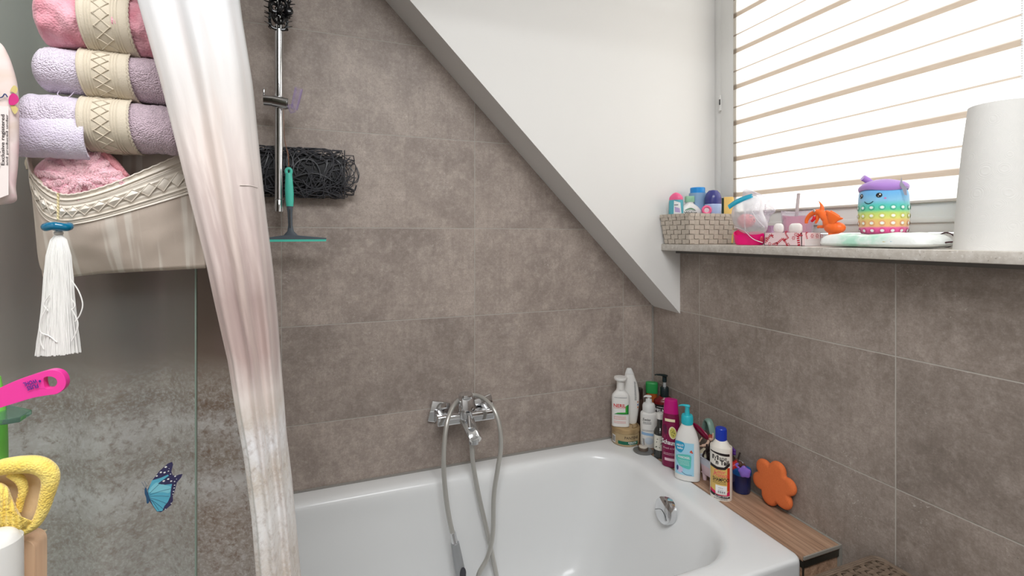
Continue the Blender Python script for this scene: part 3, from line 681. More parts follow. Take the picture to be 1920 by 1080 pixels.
# tall pointed white bottle behind, on the jar
p = onjar(1181, .022); d_ = depth(p); ht = CAM.z-(690-HY)*d_/FPX-p.z; ww = 33*d_/FPX/2
T = thing('sunscreen_bottle', 'tall pointed white bottle standing behind the green arrow bottle on the gold jar', 'bottle', p, faceang(p, 10))
bb = Body([(0, ww*.55, .012), (.003, ww*.68, .014), (ht*.25, ww*.9, .0165), (ht*.5, ww*1.0, .017), (ht*.7, ww*.85, .015), (ht*.86, ww*.55, .011), (ht*.9, ww*.5, .010)], 2.1, shift=lambda z: -.006*(z/ht)**2+.003)
obj('body', bb.mesh(), white_pl, T)
bc = Body([(ht*.902, ww*.50, .0102), (ht*.95, ww*.38, .0085), (ht*.99, ww*.27, .006), (ht, ww*.2, .004)], 2.1, shift=bb.shift); obj('cap', bc.mesh(), mat('white_cap', (222, 222, 220), .25), T)
m = MB(); g = bb.front(.0005)
text(m, 'sun lotion', g, ww*.45, ht*.62, ht*.22, .006, rot=-PI/2, mi=0) if False else None
lines(m, lambda u, v: g(v+ww*.45, ht*.60+u), -.035, .035, [0, .004], .0022, 0, 8)
for k in range(3): patch(m, g, ell(ww*.75, ht*(.40-.05*k), .0022, .003), 1+k % 2)
obj('front_label', m, [ink('slate', (96, 100, 106)), ink('orange', (220, 130, 60)), ink('blue', (60, 90, 170))], T, fix=False, smooth=0)
# dark brown bottle in the back corner
p, r = stand(1199, 806, 17); p = onZ(1203, 806, RIM); p = Vector((onY(1199, 780, -.020).x, -.020, RIM)); r = .017
T = thing('shampoo_bottle', 'dark brown bottle in the shadow at the back wall, between the white bottles', 'bottle', p)
ht = ztop(p, 728); bb = Body([(0, .013, .013), (.004, .0145, .0145), (ht*.7, .0145, .0145), (ht*.78, .0125, .0125)], d=4); obj('body', bb.mesh(), mat('brown_plastic', (74, 56, 50), .3), T)
obj('cap', MB().lathe([(.0125, ht*.78), (.0125, ht), (.0005, ht)], 24), mat('dark_cap', (48, 38, 36), .3), T)
# green-capped bottle
p = onZ(1222, 806, RIM); p = Vector((onY(1222, 740, -.038).x, -.038, RIM)); d_ = depth(p); ww = 22*d_/FPX/2; ht = ztop(p, 716)
T = thing('shampoo_bottle', 'orange-brown bottle with a wide green cap in the tub corner by the wall joint', 'bottle', p, faceang(p))
bb = Body([(0, ww*.85, .013), (.004, ww*.95, .015), (ht*.5, ww*.95, .015), (ht*.80, ww*.9, .014)], 2.6, d=4); obj('body', bb.mesh(), mat('amber_plastic', (176, 92, 44), .25), T)
bb = Body([(ht*.80, ww*.97, .0155), (ht*.96, ww*1.02, .0155), (ht*.99, ww*.96, .0145), (ht, ww*.8, .012)], 3.2, d=3); obj('cap', bb.mesh(), mat('green_cap', (44, 148, 76), .3), T)
# red bottle with dark pump
p = Vector((onY(1246, 760, -.098).x, -.098, RIM)); d_ = depth(p); ww = 40*d_/FPX/2; ht = ztop(p, 743)
T = thing('pump_bottle', 'dark red bottle with a near-black pump, behind the burgundy bottle', 'bottle', p, faceang(p, 0))
bb = Body([(0, ww*.9, .022), (.004, ww, .025), (ht*.8, ww, .025), (ht*.93, ww*.85, .022), (ht, ww*.45, .016)], 2.5); obj('body', bb.mesh(), mat('dark_red_plastic', (112, 24, 30), .2), T)
m = MB(); f, g = bb.front(.0005), bb.front(.0009); patch(m, f, [(-ww*.86, ht*.62), (ww*.8, ht*.62), (ww*.8, ht*.80), (0, ht*.85), (-ww*.86, ht*.84)], 0); text(m, 'FRUCTIS', g, -ww*.1, ht*.72, ww*1.5, .012, bold=.02, mi=1); lines(m, g, -ww*.7, ww*.5, [ht*.79], .002, 1, 3)
patch(m, f, rect(-ww*.86, ww*.8, ht*.2, ht*.58), 2); obj('front_label', m, [ink('near_black', (34, 24, 26)), ink('white', (240, 240, 240)), ink('brick', (150, 62, 52))], T, fix=False, smooth=0)
hp_ = ztop(p, 704)-ht; pump(T, ht, mat('petrol_black_plastic', (20, 36, 38), .25), .0155, hp_, .036, -12)
m = MB().lathe([(.006, ht+hp_*.45), (.006, ht+hp_*.68)], 16); obj('pump_stem', m, mat('grey_stem', (170, 172, 172), .3), T)
# white foam pump
p, r = stand(1216.5, 839, 31, ratio=.6); d_ = depth(p); sh = ztop(p, 770); ht = ztop(p, 749)
T = thing('foam_pump_bottle', 'white foam pump bottle with pale blue print between jar and burgundy bottle', 'bottle', p, faceang(p, 6))
ww = r; bb = Body([(0, ww*.86, ww*.6), (.003, ww*.96, ww*.7), (.01, ww, ww*.74), (sh*.85, ww, ww*.74), (sh*.96, ww*.86, ww*.7), (sh, ww*.7, ww*.62)], 2.5); obj('body', bb.mesh(), white_pl, T)
m = MB().lathe([(ww*.74, sh-.001), (ww*.76, sh+.002), (ww*.76, sh+.020), (ww*.66, sh+.027), (ww*.40, sh+.030), (ww*.36, ht+.002)], 28); pc_ = obj('pump_collar', m, mat('white_cap', (222, 222, 220), .25), T)
hh = ztop(p, 741)
m = MB(); R_ = [(.010, .007, 0, .001), (.008, .009, 0, .0032), (0, .0105, .0006, .004), (-.008, .009, .0006, .0036), (-.014, .0065, -.0004, .003), (-.0185, .004, -.0035, .002)]
m.loft([[Vector((x, w_*math.cos(t_), hh-.004+zo+t2*math.sin(t_))) for t_ in [2*PI*k/14 for k in range(14)]] for x, w_, zo, t2 in R_]); m.lathe([(.0055, ht-.002), (.006, hh-.004)], 16); obj('pump_head', m, mat('white_cap', (222, 222, 220), .25), pc_)
m = MB(); f, g = bb.front(.0005), bb.front(.0008); text(m, "Swiss", g, -ww*.35, sh*.80, ww*.95, .010, bold=.01, mi=0, shear=.3); lines(m, g, -ww*.75, ww*.2, [sh*.72, sh*.68], .0018, 0, 2); lines(m, g, -ww*.8, ww*.6, [sh*.50, sh*.475], .0015, 2, 7)
patch(m, f, [(-ww*.9, sh*.44), (ww*.45, sh*.41), (ww*.45, sh*.34), (-ww*.9, sh*.36)], 1); patch(m, f, ell(-ww*.05, sh*.2, ww*.5, sh*.1), 3)
obj('front_label', m, [ink('charcoal', (60, 60, 62)), ink('sky', (150, 186, 220)), ink('grey', (150, 150, 150)), ink('ice', (206, 216, 226))], T, fix=False, smooth=0)
# small dark bottle with white cap
p, r = stand(1238, 859, 24, ratio=.8); sh = ztop(p, 806); ht = ztop(p, 774)
T = thing('oil_bottle', 'small dark glass bottle with white cap and leafy label, left of the burgundy bottle', 'bottle', p, faceang(p, -4))
bb = Body([(0, r*.9, r*.9), (.003, r, r), (sh*.85, r, r), (sh, r*.9, r*.9), (sh+.008, r*.7, r*.7), (sh+.016, r*.55, r*.55), (ht-.018, r*.48, r*.48)]); obj('body', bb.mesh(), mat('smoked_glass', (52, 52, 50), .08, coat=.4), T)
obj('cap', MB().lathe([(r*.55, ht-.02), (r*.58, ht-.018), (r*.56, ht-.001), (r*.48, ht), (.0004, ht)], 26), white_pl, T)
m = MB(); f, g = bb.wrap(.0005), bb.wrap(.0008); patch(m, f, rect(-r*1.1, r*1.1, sh*.30, sh*.86), 0); rn = random.Random(4)
for k in range(16): patch(m, g, ell(rn.uniform(-r*.9, r*.9), rn.uniform(sh*.38, sh*.8), .0028, .0011, 8, rn.uniform(0, 3)), 1+(k % 3 == 0))
obj('front_label', m, [ink('paper', (226, 224, 212)), ink('leaf_dark', (62, 84, 58)), ink('near_black', (34, 24, 26))], T, fix=False, smooth=0)
# bath plug
p = onZ(1206, 846, RIM); T = thing('bath_plug', 'metal bath plug with upright pin lying on the tub corner in front of the jar', 'plug', p)
m = MB().lathe([(.0005, 0), (.031, 0), (.0345, .0015), (.0355, .003), (.033, .0042), (.018, .0055), (.0005, .0055)], 40); obj('disc', m, mat('smoky_rubber_disc', (118, 118, 116), .3, .2), T)
m = MB().lathe([(.017, .005), (.0175, .012), (.016, .015), (.0005, .015)], 30); obj('seal', m, mat('brown_seal', (98, 84, 74), .5), T)
m = MB().lathe([(.015, .015), (.0155, .018), (.013, .0195), (.0005, .0195)], 30); obj('cap', m, mat('ivory_cap', (206, 198, 186), .4), T)
m = MB().lathe([(.0032, .019), (.0032, .044), (.0028, .046), (.0004, .0462)], 14); obj('pin', m, chrome(), T)
# burgundy shampoo
p, r = stand(1258, 877, 33, ratio=.55); ww = r; sh = ztop(p, 773.5); ht = ztop(p, 748)
T = thing('shampoo_bottle', 'burgundy shampoo bottle with magenta cap and fruit picture', 'bottle', p, faceang(p, -6))
bb = Body([(0, ww*.86, .016), (.003, ww*.95, .018), (.015, ww, .019), (sh*.6, ww*1.0, .019), (sh*.85, ww*.93, .018), (sh, ww*.84, .017)], 2.4); obj('body', bb.mesh(), mat('burgundy_plastic', (124, 18, 68), .25), T)
bc = Body([(sh, ww*.84, .0172), (sh+.006, ww*.82, .0168), (ht-.006, ww*.72, .015), (ht-.001, ww*.68, .014), (ht, ww*.6, .012)], 2.6); obj('cap', bc.mesh(), mat('magenta_cap', (188, 16, 118), .25), T)
m = MB(); f, g, h_ = bb.front(.0005), bb.front(.0008), bb.front(.0011)
patch(m, f, rect(-ww*.6, ww*.5, sh*.86, sh*.91), 2); patch(m, f, ell(ww*.25, sh*.66, ww*.42, sh*.115, 24, .1), 2); patch(m, g, ell(ww*.27, sh*.66, ww*.33, sh*.095, 24, .1), 3)
rn = random.Random(3)
for k in range(12): patch(m, h_, ell(ww*.27+rn.uniform(-.2, .2)*ww, sh*.66+rn.uniform(-.06, .06)*sh, .0012, .0016, 6), 4)
patch(m, f, ell(-ww*.55, sh*.70, ww*.22, sh*.09, 20, .1), 1); text(m, 'Schauma', g, -ww*.05, sh*.475, ww*1.82, .0155, rot=-.06, bold=.02, mi=0); text(m, 'Fresh it Up!', g, -ww*.05, sh*.36, ww*1.4, .008, mi=5)
lines(m, g, -ww*.75, ww*.6, [sh*.27, sh*.245], .0016, 5, 9); patch(m, f, rect(-ww*.62, ww*.6, sh*.13, sh*.18), 5)
obj('front_label', m, [ink('white', (240, 240, 240)), ink('plum', (88, 20, 60)), ink('cream', (238, 226, 190)), ink('fruit', (206, 196, 96)), ink('seed', (70, 72, 40)), ink('rose', (232, 196, 208))], T, fix=False, smooth=0)
# baby wash with turquoise pump
p, r = stand(1288.5, 903, 45.5, ratio=.5); ww = r; sh = ztop(p, 793); z2 = ztop(p, 777); ht = ztop(p, 759)
T = thing('pump_bottle', 'white baby wash bottle with a turquoise pump and light blue label', 'bottle', p, faceang(p, -2))
bb = Body([(0, ww*.9, .017), (.003, ww*.97, .020), (.01, ww, .021), (sh*.45, ww, .021), (sh*.68, ww*.93, .021), (sh*.84, ww*.74, .019), (sh*.94, ww*.52, .016), (sh, ww*.42, .0145)], 2.3); obj('body', bb.mesh(), white_pl, T)
tq = mat('turquoise_plastic', (52, 186, 200), .25)
m = MB().lathe([(ww*.44, sh-.002), (ww*.45, z2-.003), (ww*.40, z2)], 30); 
for k in range(30): q = 2*PI*k/30; m.tube([(ww*.45*math.cos(q), ww*.45*math.sin(q), sh+.001), (ww*.45*math.cos(q), ww*.45*math.sin(q), z2-.005)], .0005, 4)
pc_ = obj('pump_collar', m, tq, T)
m = MB().lathe([(ww*.22, z2), (ww*.17, ht-.01), (ww*.24, ht-.004)], 20)
R_ = [(.0085, .003, 0, .001), (.008, .0065, 0, .0026), (.002, .0075, .0008, .0034), (-.008, .0065, .0008, .0030), (-.016, .0048, .0004, .0025), (-.023, .0036, -.0018, .002), (-.026, .0028, -.004, .0015)]
m.loft([[Vector((x, w_*math.cos(t_), ht-.003+zo+t2*math.sin(t_))) for t_ in [2*PI*k/14 for k in range(14)]] for x, w_, zo, t2 in R_]); obj('pump_head', m, tq, pc_)
m = MB(); f, g, h_ = bb.front(.0005), bb.front(.0008), bb.front(.0011); c0 = -ww*.12
patch(m, f, rect(c0-ww*.8, c0+ww*.66, sh*.11, sh*.685), 0); patch(m, g, sm2([(c0-ww*.78, sh*.68), (c0-ww*.2, sh*.69), (c0-ww*.06, sh*.62), (c0-ww*.25, sh*.52), (c0-ww*.45, sh*.50), (c0-ww*.78, sh*.55)], 4), 1)
text(m, 'HELLO', h_, c0-ww*.42, sh*.63, ww*.55, .0062, mi=2, bold=.03, rot=.1); text(m, 'baby', h_, c0-ww*.40, sh*.575, ww*.45, .0075, mi=2, bold=.03, rot=.1)
patch(m, g, sm2([(c0-ww*.70, sh*.44), (c0+ww*.36, sh*.48), (c0+ww*.44, sh*.36), (c0+ww*.38, sh*.24), (c0+ww*.0, sh*.235), (c0-ww*.5, sh*.28)], 4), 3); text(m, 'WASCHGEL', h_, c0-ww*.12, sh*.425, ww*.95, .0068, mi=2, bold=.02); lines(m, h_, c0-ww*.55, c0+ww*.3, [sh*.37, sh*.345, sh*.32, sh*.295], .0013, 4, 5)
patch(m, g, ell(c0-ww*.42, sh*.20, ww*.22, sh*.06), 5); patch(m, h_, ell(c0-ww*.62, sh*.22, ww*.08, sh*.045), 6); m.tube([g(c0-ww*.3, sh*.17), g(c0, sh*.13), g(c0+ww*.5, sh*.125)], .0006, 5, 4, mi=6)
for q in ((.40, .535), (.52, .525), (.46, .55)): patch(m, g, ell(c0+ww*q[0], sh*q[1], ww*.07, sh*.014), 7)
obj('front_label', m, [ink('baby_blue', (164, 214, 236)), ink('cyan', (44, 160, 200)), ink('white', (240, 240, 240)), ink('aqua', (96, 198, 188)), ink('pale', (200, 232, 228)), ink('lilac', (206, 196, 224)), ink('navy', (52, 66, 116)), ink('coral', (214, 84, 62))], T, fix=False, smooth=0)
# white shampoo with blue cap
p, r = stand(1352, 937, 39, ratio=.7); ww = r; sh = ztop(p, 838); z2 = ztop(p, 823); ht = ztop(p, 802)
T = thing('shampoo_bottle', 'cream shampoo bottle with a royal blue cap and yellow-red label', 'bottle', p, faceang(p, -3))
bb = Body([(0, ww*.9, ww*.78), (.002, ww*.97, ww*.84), (.008, ww, ww*.86), (sh-.006, ww, ww*.86), (sh, ww*.96, ww*.84), (sh+.006, ww*.84, ww*.76), (z2-.003, ww*.55, ww*.52), (z2, ww*.48, ww*.46)], 2.1, d=4); obj('body', bb.mesh(), mat('cream_white_plastic', (236, 230, 220), .3), T)
m = MB().lathe([(ww*.50, z2-.002), (ww*.50, ht-.002), (ww*.45, ht), (.0005, ht)], 32)
for k in range(32): q = 2*PI*k/32; m.tube([(ww*.5*math.cos(q), ww*.5*math.sin(q), z2), (ww*.5*math.cos(q), ww*.5*math.sin(q), ht-.004)], .0005, 4)
obj('cap', m, mat('royal_blue_plastic', (30, 60, 176), .3), T)
m = MB(); f, g, h_ = bb.front(.0005), bb.front(.0008), bb.front(.0011); g2 = bb.front(.00095)
patch(m, f, rect(-ww*.93, ww*.75, sh*.14, sh*.66), 0); patch(m, g, rect(ww*.58, ww*.80, sh*.20, sh*.66), 1)
fb_ = bb.front(.00065); patch(m, fb_, [(-ww*.93, sh*.96), (ww*.78, sh*.935), (ww*.78, sh*.885), (0, sh*.90), (-ww*.93, sh*.94)], 2); patch(m, fb_, [(-ww*.93, sh*.70), (-ww*.3, sh*.665), (ww*.3, sh*.67), (ww*.80, sh*.76), (ww*.80, sh*.70), (ww*.4, sh*.62), (-ww*.3, sh*.61), (-ww*.93, sh*.64)], 2)
[text(m, ch, bb.front(.0012), ww*(u_), sh*(.842+dv), ww*w_, h2, mi=2, bold=0) for ch, u_, w_, h2, dv in (('I', -.68, .11, .0130, .006), ('V', -.46, .34, .0105, .012), ('I', -.24, .11, .0130, .006), ('a', -.03, .20, .0085, -.008), ('n', .21, .20, .0085, -.008), ('e', .45, .20, .0085, -.008))]; text(m, "'n Tail", bb.front(.0019), ww*.10, sh*.765, ww*1.25, .0145, mi=2, bold=.03)
text(m, 'Color', h_, -ww*.05, sh*.575, ww*1.0, .011, mi=3, bold=.01, shear=.3); text(m, 'Protect', h_, ww*.0, sh*.505, ww*1.3, .0115, mi=3, bold=.01, shear=.3)
text(m, 'SHAMPOO', h_, ww*.02, sh*.415, ww*1.45, .0105, mi=2, bold=.02); patch(m, g, rect(-ww*.7, ww*.55, sh*.46, sh*.462), 2)
lines(m, h_, -ww*.7, ww*.5, [sh*.365, sh*.335], .0013, 2, 4); patch(m, h_, rect(-ww*.45, ww*.55, sh*.14, sh*.30), 4)
for k in range(11): patch(m, bb.front(.0014), rect(-ww*.22+k*ww*.06, -ww*.20+k*ww*.06+ww*.02*(k % 3 == 0), sh*.15, sh*.19), 2)
lines(m, bb.front(.0014), -ww*.2, ww*.25, [sh*.21, sh*.25], .0012, 5, 4)
patch(m, g, [(-ww*.93, sh*.20), (-ww*.45, sh*.165), (-ww*.45, sh*.115), (ww*.55, sh*.115), (ww*.55, sh*.16), (ww*.80, sh*.22), (ww*.80, sh*.10), (-ww*.93, sh*.10)], 6); patch(m, g2, [(-ww*.93, sh*.14), (-ww*.2, sh*.10), (ww*.80, sh*.085), (ww*.80, sh*.05), (-ww*.2, sh*.055), (-ww*.93, sh*.08)], 2)
text(m, 'Straight Arrow', h_, ww*.08, sh*.078, ww*1.25, .0055, mi=4, shear=.3); lines(m, h_, -ww*.6, ww*.6, [sh*.03], .003, 5, 6)
obj('front_label', m, [ink('honey', (222, 186, 104)), ink('vermilion', (206, 60, 34)), ink('near_black', (34, 24, 26)), ink('pink_red', (232, 92, 104)), ink('white', (240, 240, 240)), ink('grey', (150, 150, 150)), ink('crimson_pink', (214, 34, 92))], T, fix=False, smooth=0)
# blue cup with toys
p = Vector((-.034, onX(1390, 910, -.034).y, RIM)); d_ = depth(p); ww = 33*d_/FPX/2; ht = .062
T = thing('plastic_cup', 'dark translucent blue plastic cup on the ledge, left of the orange sponge', 'cup', p, 0)
m = MB().lathe([(.0005, .001), (ww*.9, 0), (ww*.95, .004), (ww, ht), (ww*.95, ht), (ww*.9, .006), (.0005, .005)], 36); obj('body', m, mat('navy_translucent', (48, 56, 110), .15, trans=.35), T)
m = MB().lathe([(ww*1.0, ht*.86), (ww*1.05, ht*.87), (ww*1.06, ht*1.05), (ww*1.0, ht*1.12), (ww*.6, ht*1.2), (.0005, ht*1.22)], 36); obj('lid', m, mat('blue_lid', (28, 92, 168), .2, trans=.1), T)
m = MB(); rn = random.Random(9); fl = onX(1396, 885, -.064)
def shell(x, y, d): return Vector((fl.x-d, fl.y+x, fl.z+y))
oc_ = []
for k in range(40): q = 2*PI*k/40; r0 = .017*(1+.10*math.cos(5*q)); oc_.append((r0*math.cos(q), r0*.9*math.sin(q)))
Mt = Matrix.Translation(fl) @ Matrix.Rotation(faceang(fl), 4, 'Z') @ Matrix.Rotation(math.radians(-24), 4, 'Y')
m.pillow([(a_*.95, b2*1.1) for a_, b2 in oc_], (0, 0), lambda x, y, d: Mt @ Vector((x, -d, y)), .006, .004); m.tube([Mt @ Vector((-.010, 0, .014)), Mt @ Vector((-.014, 0, .024)), Mt @ Vector((-.006, 0, .026))], .003, 8, 4)
obj('toy_shell', m, mat('purple_toy', (142, 108, 206), .25, trans=.2), world=True, label='translucent purple shell toy lying on the blue cup', cat='toy')
fl = onX(1378, 873, -.050); m = MB(); R90 = Matrix.Translation(fl) @ Matrix.Rotation(math.radians(62), 4, 'Y') @ Matrix.Rotation(.5, 4, 'X'); m.lathe([(.004, -.012), (.012, -.011), (.012, .004), (.0135, .005), (.0135, .011), (.004, .011)], 24, M=R90); obj('lipstick_toy', m, mat('red_toy', (190, 36, 34), .25), world=True, label='small red round cap lying between the cream shampoo and the blue cup', cat='cap')
m = MB()
for k in range(7):
    c_ = p+Vector((-.004+rn.uniform(-.010, .012), -.012+.009*k*.8, ht+.012+rn.uniform(0, .012))); m.lathe([(.0005, -.008), (.007, -.004), (.008, .002), (.004, .008), (.0005, .009)], 12, M=Matrix.Translation(c_))
obj('hair_ties', m, mat('brown_fabric_ties', (88, 58, 48), .8), world=True, label='bunch of brown hair ties behind the purple shell toy', cat='hair ties', kind='stuff')
# caddy with toys
cy0, cy1 = onX(1313, 850, -.095).y, onX(1380, 860, -.03).y-.012
T = thing('storage_basket', 'small pink and white plastic basket of hair things behind the cream shampoo', 'basket', (-.055, (cy0+cy1)/2, RIM))
m = MB(); zb0, zt0 = RIM+.022, RIM+.074
def wallring(e, z): return [Vector((x, y, z)) for x, y in rrect(-.102-e, -.010, cy1-e, cy0+e, .012, 5)]
def inr(e, z): return [Vector((x, y, z)) for x, y in rrect(-.100-e, -.012, cy1-e+.002, cy0+e-.002, .011, 5)]
m.loft([wallring(-.004, zb0), wallring(0, zt0-.022)], cap=False); m.loft([inr(-.004, zb0+.002), inr(0, zt0-.022)], cap=False); m.box(-.097, -.014, cy1+.006, cy0-.006, zb0-.001, zb0+.002)
m2 = MB(); m2.loft([wallring(0, zt0-.022), wallring(.002, zt0), wallring(.004, zt0+.001), inr(.002, zt0+.001), inr(0, zt0-.022)], cap=False)
obj('body', m, mat('pale_pink_plastic', (232, 206, 214), .35), T, world=True); obj('rim', m2, mat('bluish_white_plastic', (222, 226, 238), .3, trans=.15), T, world=True)
m = MB()
for x, y in ((-.09, cy0-.014), (-.09, cy1+.014), (-.024, cy0-.014), (-.024, cy1+.014)): obj('foot', MB().lathe([(.006, RIM), (.008, RIM+.02), (.008, zb0)], 14, (x, y)), mat('pale_pink_plastic', (232, 206, 214), .35), T, world=True)
m = MB()
for k in range(6): m.box(-.1035, -.1015, cy0-.055-.005*k, cy0-.0525-.005*k, zb0+.008, zb0+.028)
obj('vent_slots', m, mat('grey_slots', (120, 112, 124), .5), T, world=True)
# things in the basket
A_, B_2 = onX(1297, 792, -.075), onX(1332, 826, -.06); m = MB(); dr = (B_2-A_).normalized()
sd = Vector((-.3, -.2, .9)); sd = (sd-dr*sd.dot(dr)).normalized(); nn = dr.cross(sd)
for_ = sm2([(0, 0), (.02, .014), (.05, .018), (.08, .014), (.095, 0), (.08, -.012), (.05, -.015), (.02, -.010)], 4)
L_ = (B_2-A_).length/.095*1.0
m.pillow([(a_*L_, b2*.9) for a_, b2 in for_], (.05*L_, 0), lambda x, y, d: A_+dr*x+sd*y-nn*d*(-1), .007, .004); obj('hair_brush', m, mat('magenta_brush', (132, 14, 58), .25), world=True, label='magenta hairbrush leaning in the small basket beside the baby wash', cat='hairbrush')
c_ = onX(1330, 800, -.03); m = MB()
m.tube([c_+Vector((0, .024, -.018)), c_+Vector((0, .016, .012)), c_+Vector((-.002, .002, .021)), c_+Vector((-.004, -.010, .010)), c_+Vector((-.006, -.022, -.018)), c_+Vector((-.006, -.030, -.040))], .0055, 10, 5, flat=1.9)
m.pillow(sm2([(.02, -.02), (.018, .012), (-.002, .016), (-.016, 0), (-.016, -.024)], 4), (.002, -.004), lambda x, y, d: c_+Vector((.006-d, x, y)), .002, .002)
obj('plastic_clip', m, mat('mint_grey_plastic', (128, 158, 146), .3, trans=.15), world=True, label='translucent mint plastic clip rising behind the blue-capped shampoo', cat='clip')
c_ = onX(1322, 848, -.075); m = MB(); m.loft([[c_+Vector((.0+.014*q*math.cos(t_)-.0, -.012*(1-q)+.017*q*math.sin(t_)*1.3+.012, -.020+.032*(1-q)+.006)) for t_ in [2*PI*k/20 for k in range(20)]] for q in (1, .75, .5, .25, .18)])
obj('dress', m, mat('cream_fabric', (206, 196, 172), .8, sheen=.2), dl := thing('toy_doll', 'small cream-dressed doll with red hair lying in the basket', 'doll', c_), world=True)
h_c = onX(1333, 822, -.06); m = MB().lathe([(.0005, -.008), (.006, -.005), (.0075, 0), (.006, .005), (.0005, .0075)], 16, M=Matrix.Translation(h_c)); obj('head', m, mat('doll_skin', (226, 190, 168), .5), dl, world=True)
m = MB().lathe([(.0005, -.004), (.008, -.003), (.0095, .003), (.006, .008), (.0005, .0095)], 16, M=Matrix.Translation(h_c+Vector((.002, .002, .002)))); obj('hair', m, mat('red_hair', (150, 58, 44), .7), dl, world=True)
m = MB().tube([c_+Vector((0, .012, .016)), (c_+h_c)/2+Vector((0, .006, .0)), h_c+Vector((0, .006, -.006))], .0045, 10, 4); m.tube([(c_+h_c)/2, c_+Vector((-.006, .026, .012)), onX(1316, 821, -.075)], .0022, 8, 4); m.tube([h_c+Vector((0, .0, -.008)), h_c+Vector((-.002, -.010, .002)), onX(1337, 812, -.06)], .0022, 8, 4)
obj('body', m, mat('doll_skin', (226, 190, 168), .5), dl, world=True)
m = MB(); rn = random.Random(2)
for k in range(60):
    c0 = Vector((rn.uniform(-.092, -.02), rn.uniform(cy1+.012, cy0-.012), RIM+.03)); z1 = rn.uniform(.052, .082)
    m.tube([c0, c0+Vector((rn.uniform(-.006, .006), rn.uniform(-.012, .012), z1*.6)), c0+Vector((rn.uniform(-.01, .01), rn.uniform(-.01, .02), z1))], .0028, 6, 3)
obj('hair_ties', m, mat('dark_hair_ties', (52, 38, 36), .8), world=True, label='tangle of dark hair ties filling the small basket', cat='hair ties', kind='stuff')
c_ = onX(1374, 846, -.045); m = MB()
for k in range(5): q = 2*PI*k/5; m.pillow([(a_+.007*math.cos(q), b2+.007*math.sin(q)) for a_, b2 in ell(0, 0, .006, .006, 12)], (.007*math.cos(q), .007*math.sin(q)), lambda x, y, d: c_+Vector((-d, x, y)), .004, .003)
obj('flower_clip', m, mat('violet_plastic', (84, 44, 128), .4), world=True, label='dark violet flower hair clip above the basket end', cat='hair clip')
# orange sponge
sc0 = onX(1448, 908, -.024); pet = []
for k in range(72):
    q = 2*PI*k/72; dl_ = (q-.30+PI/6) % (PI/3)-PI/6; r0 = .046*math.cos(dl_)+(.0255**2-(.046*math.sin(dl_))**2)**.5-.004; pet.append((r0*math.cos(q)*1.06, r0*math.sin(q)*1.0))
lo = min(b2 for _, b2 in pet); sz = RIM-lo+.001
Ms = Matrix.Translation((-.017, sc0.y, sz)) @ Matrix.Rotation(math.radians(4), 4, 'Y')
m = MB(); m.pillow(pet, (0, 0), lambda x, y, d: Ms @ Vector((-d, -x, y)), .0105, .0085, rings=14, p=12, rough=lambda x, y: .0004*nz(x*900, y*900))
t = NT('orange_foam'); n = t.noise(t.coord(), 700, 2); t.put(t.b.inputs['Base Color'], t.mix(n, lin((206, 92, 40)), lin((238, 132, 74)))); t.b.inputs['Roughness'].default_value = .95; t.bump(n, .6, .0012)
obj('bath_sponge', m, t.m, world=True, label='orange flower-shaped bath sponge leaning on the right wall', cat='sponge', smooth=60)

# ================================================================== THINGS ON THE WINDOW SILL
# woven basket: far-left corner at the cheek, near corner towards the camera
bx0, bx1, by_0, by_1 = -.083, .118, -.302, -.178; H_ = .098
T = thing('woven_basket', 'greige woven strap basket of toiletries at the left end of the window sill', 'basket', ((bx0+bx1)/2, (by_0+by_1)/2, SILL))
strap = mat('greige_strap', (196, 184, 170), .55, vary=.08, bump=(500, .2, .0004))
def bface(A, B, At, Bt, n, rows, nrm, m):
    for i in range(n):
        for j in range(rows):
            q = [(A.lerp(B, u)).lerp(At.lerp(Bt, u), v) for u, v in ((i/n, j/rows), ((i+1)/n, j/rows), ((i+1)/n, (j+1)/rows), (i/n, (j+1)/rows))]
            hi = (i+j) % 2; c = sum(q, Vector())/4; top = [c+(p_-c)*.975-nrm*.0004 for p_ in q]
            k = 1 if hi else -1; mid = [((top[0]+top[3])/2, (top[1]+top[2])/2) if not hi else ((top[0]+top[1])/2, (top[3]+top[2])/2)][0]
            if not hi: top = [top[1], top[2], top[3], top[0]]
            L1 = [top[0].lerp(top[1], q2)+nrm*(.0017 if 0 < q2 < 1 else 0) for q2 in (0, .16, .5, .84, 1)]; L2 = [top[3].lerp(top[2], q2)+nrm*(.0017 if 0 < q2 < 1 else 0) for q2 in (0, .16, .5, .84, 1)]
            m.add(L1+L2, [(q2, q2+1, q2+6, q2+5) for q2 in range(4)])
m = MB(); e = .012; zb_, zt_ = SILL+.001, SILL+H_
co = [Vector((bx0, by_1, zb_)), Vector((bx0, by_0, zb_)), Vector((bx1, by_0, zb_)), Vector((bx1, by_1, zb_))]
ct = [Vector((bx0-e, by_1+e, zt_)), Vector((bx0-e, by_0-e, zt_)), Vector((bx1+e*.3, by_0-e, zt_)), Vector((bx1+e*.3, by_1+e, zt_))]
for k, (n_, nr) in enumerate(((7, (-1, 0, 0)), (10, (0, -1, 0)), (7, (1, 0, 0)), (10, (0, 1, 0)))):
    bface(co[k], co[(k+1) % 4], ct[k], ct[(k+1) % 4], n_, 6, Vector(nr), m)
obj('woven_sides', m, strap, T, world=True, smooth=0, fix=False)
m = MB(); 
for rr in (0,): m.loft([[Vector(p_) for p_ in ct], [p_+Vector((0, 0, .006)) for p_ in ct], [p_+(sum(ct, Vector())/4-p_)*.06+Vector((0, 0, .006)) for p_ in ct], [p_+(sum(ct, Vector())/4-p_)*.06+Vector((0, 0, -.004)) for p_ in ct]], cap=False)
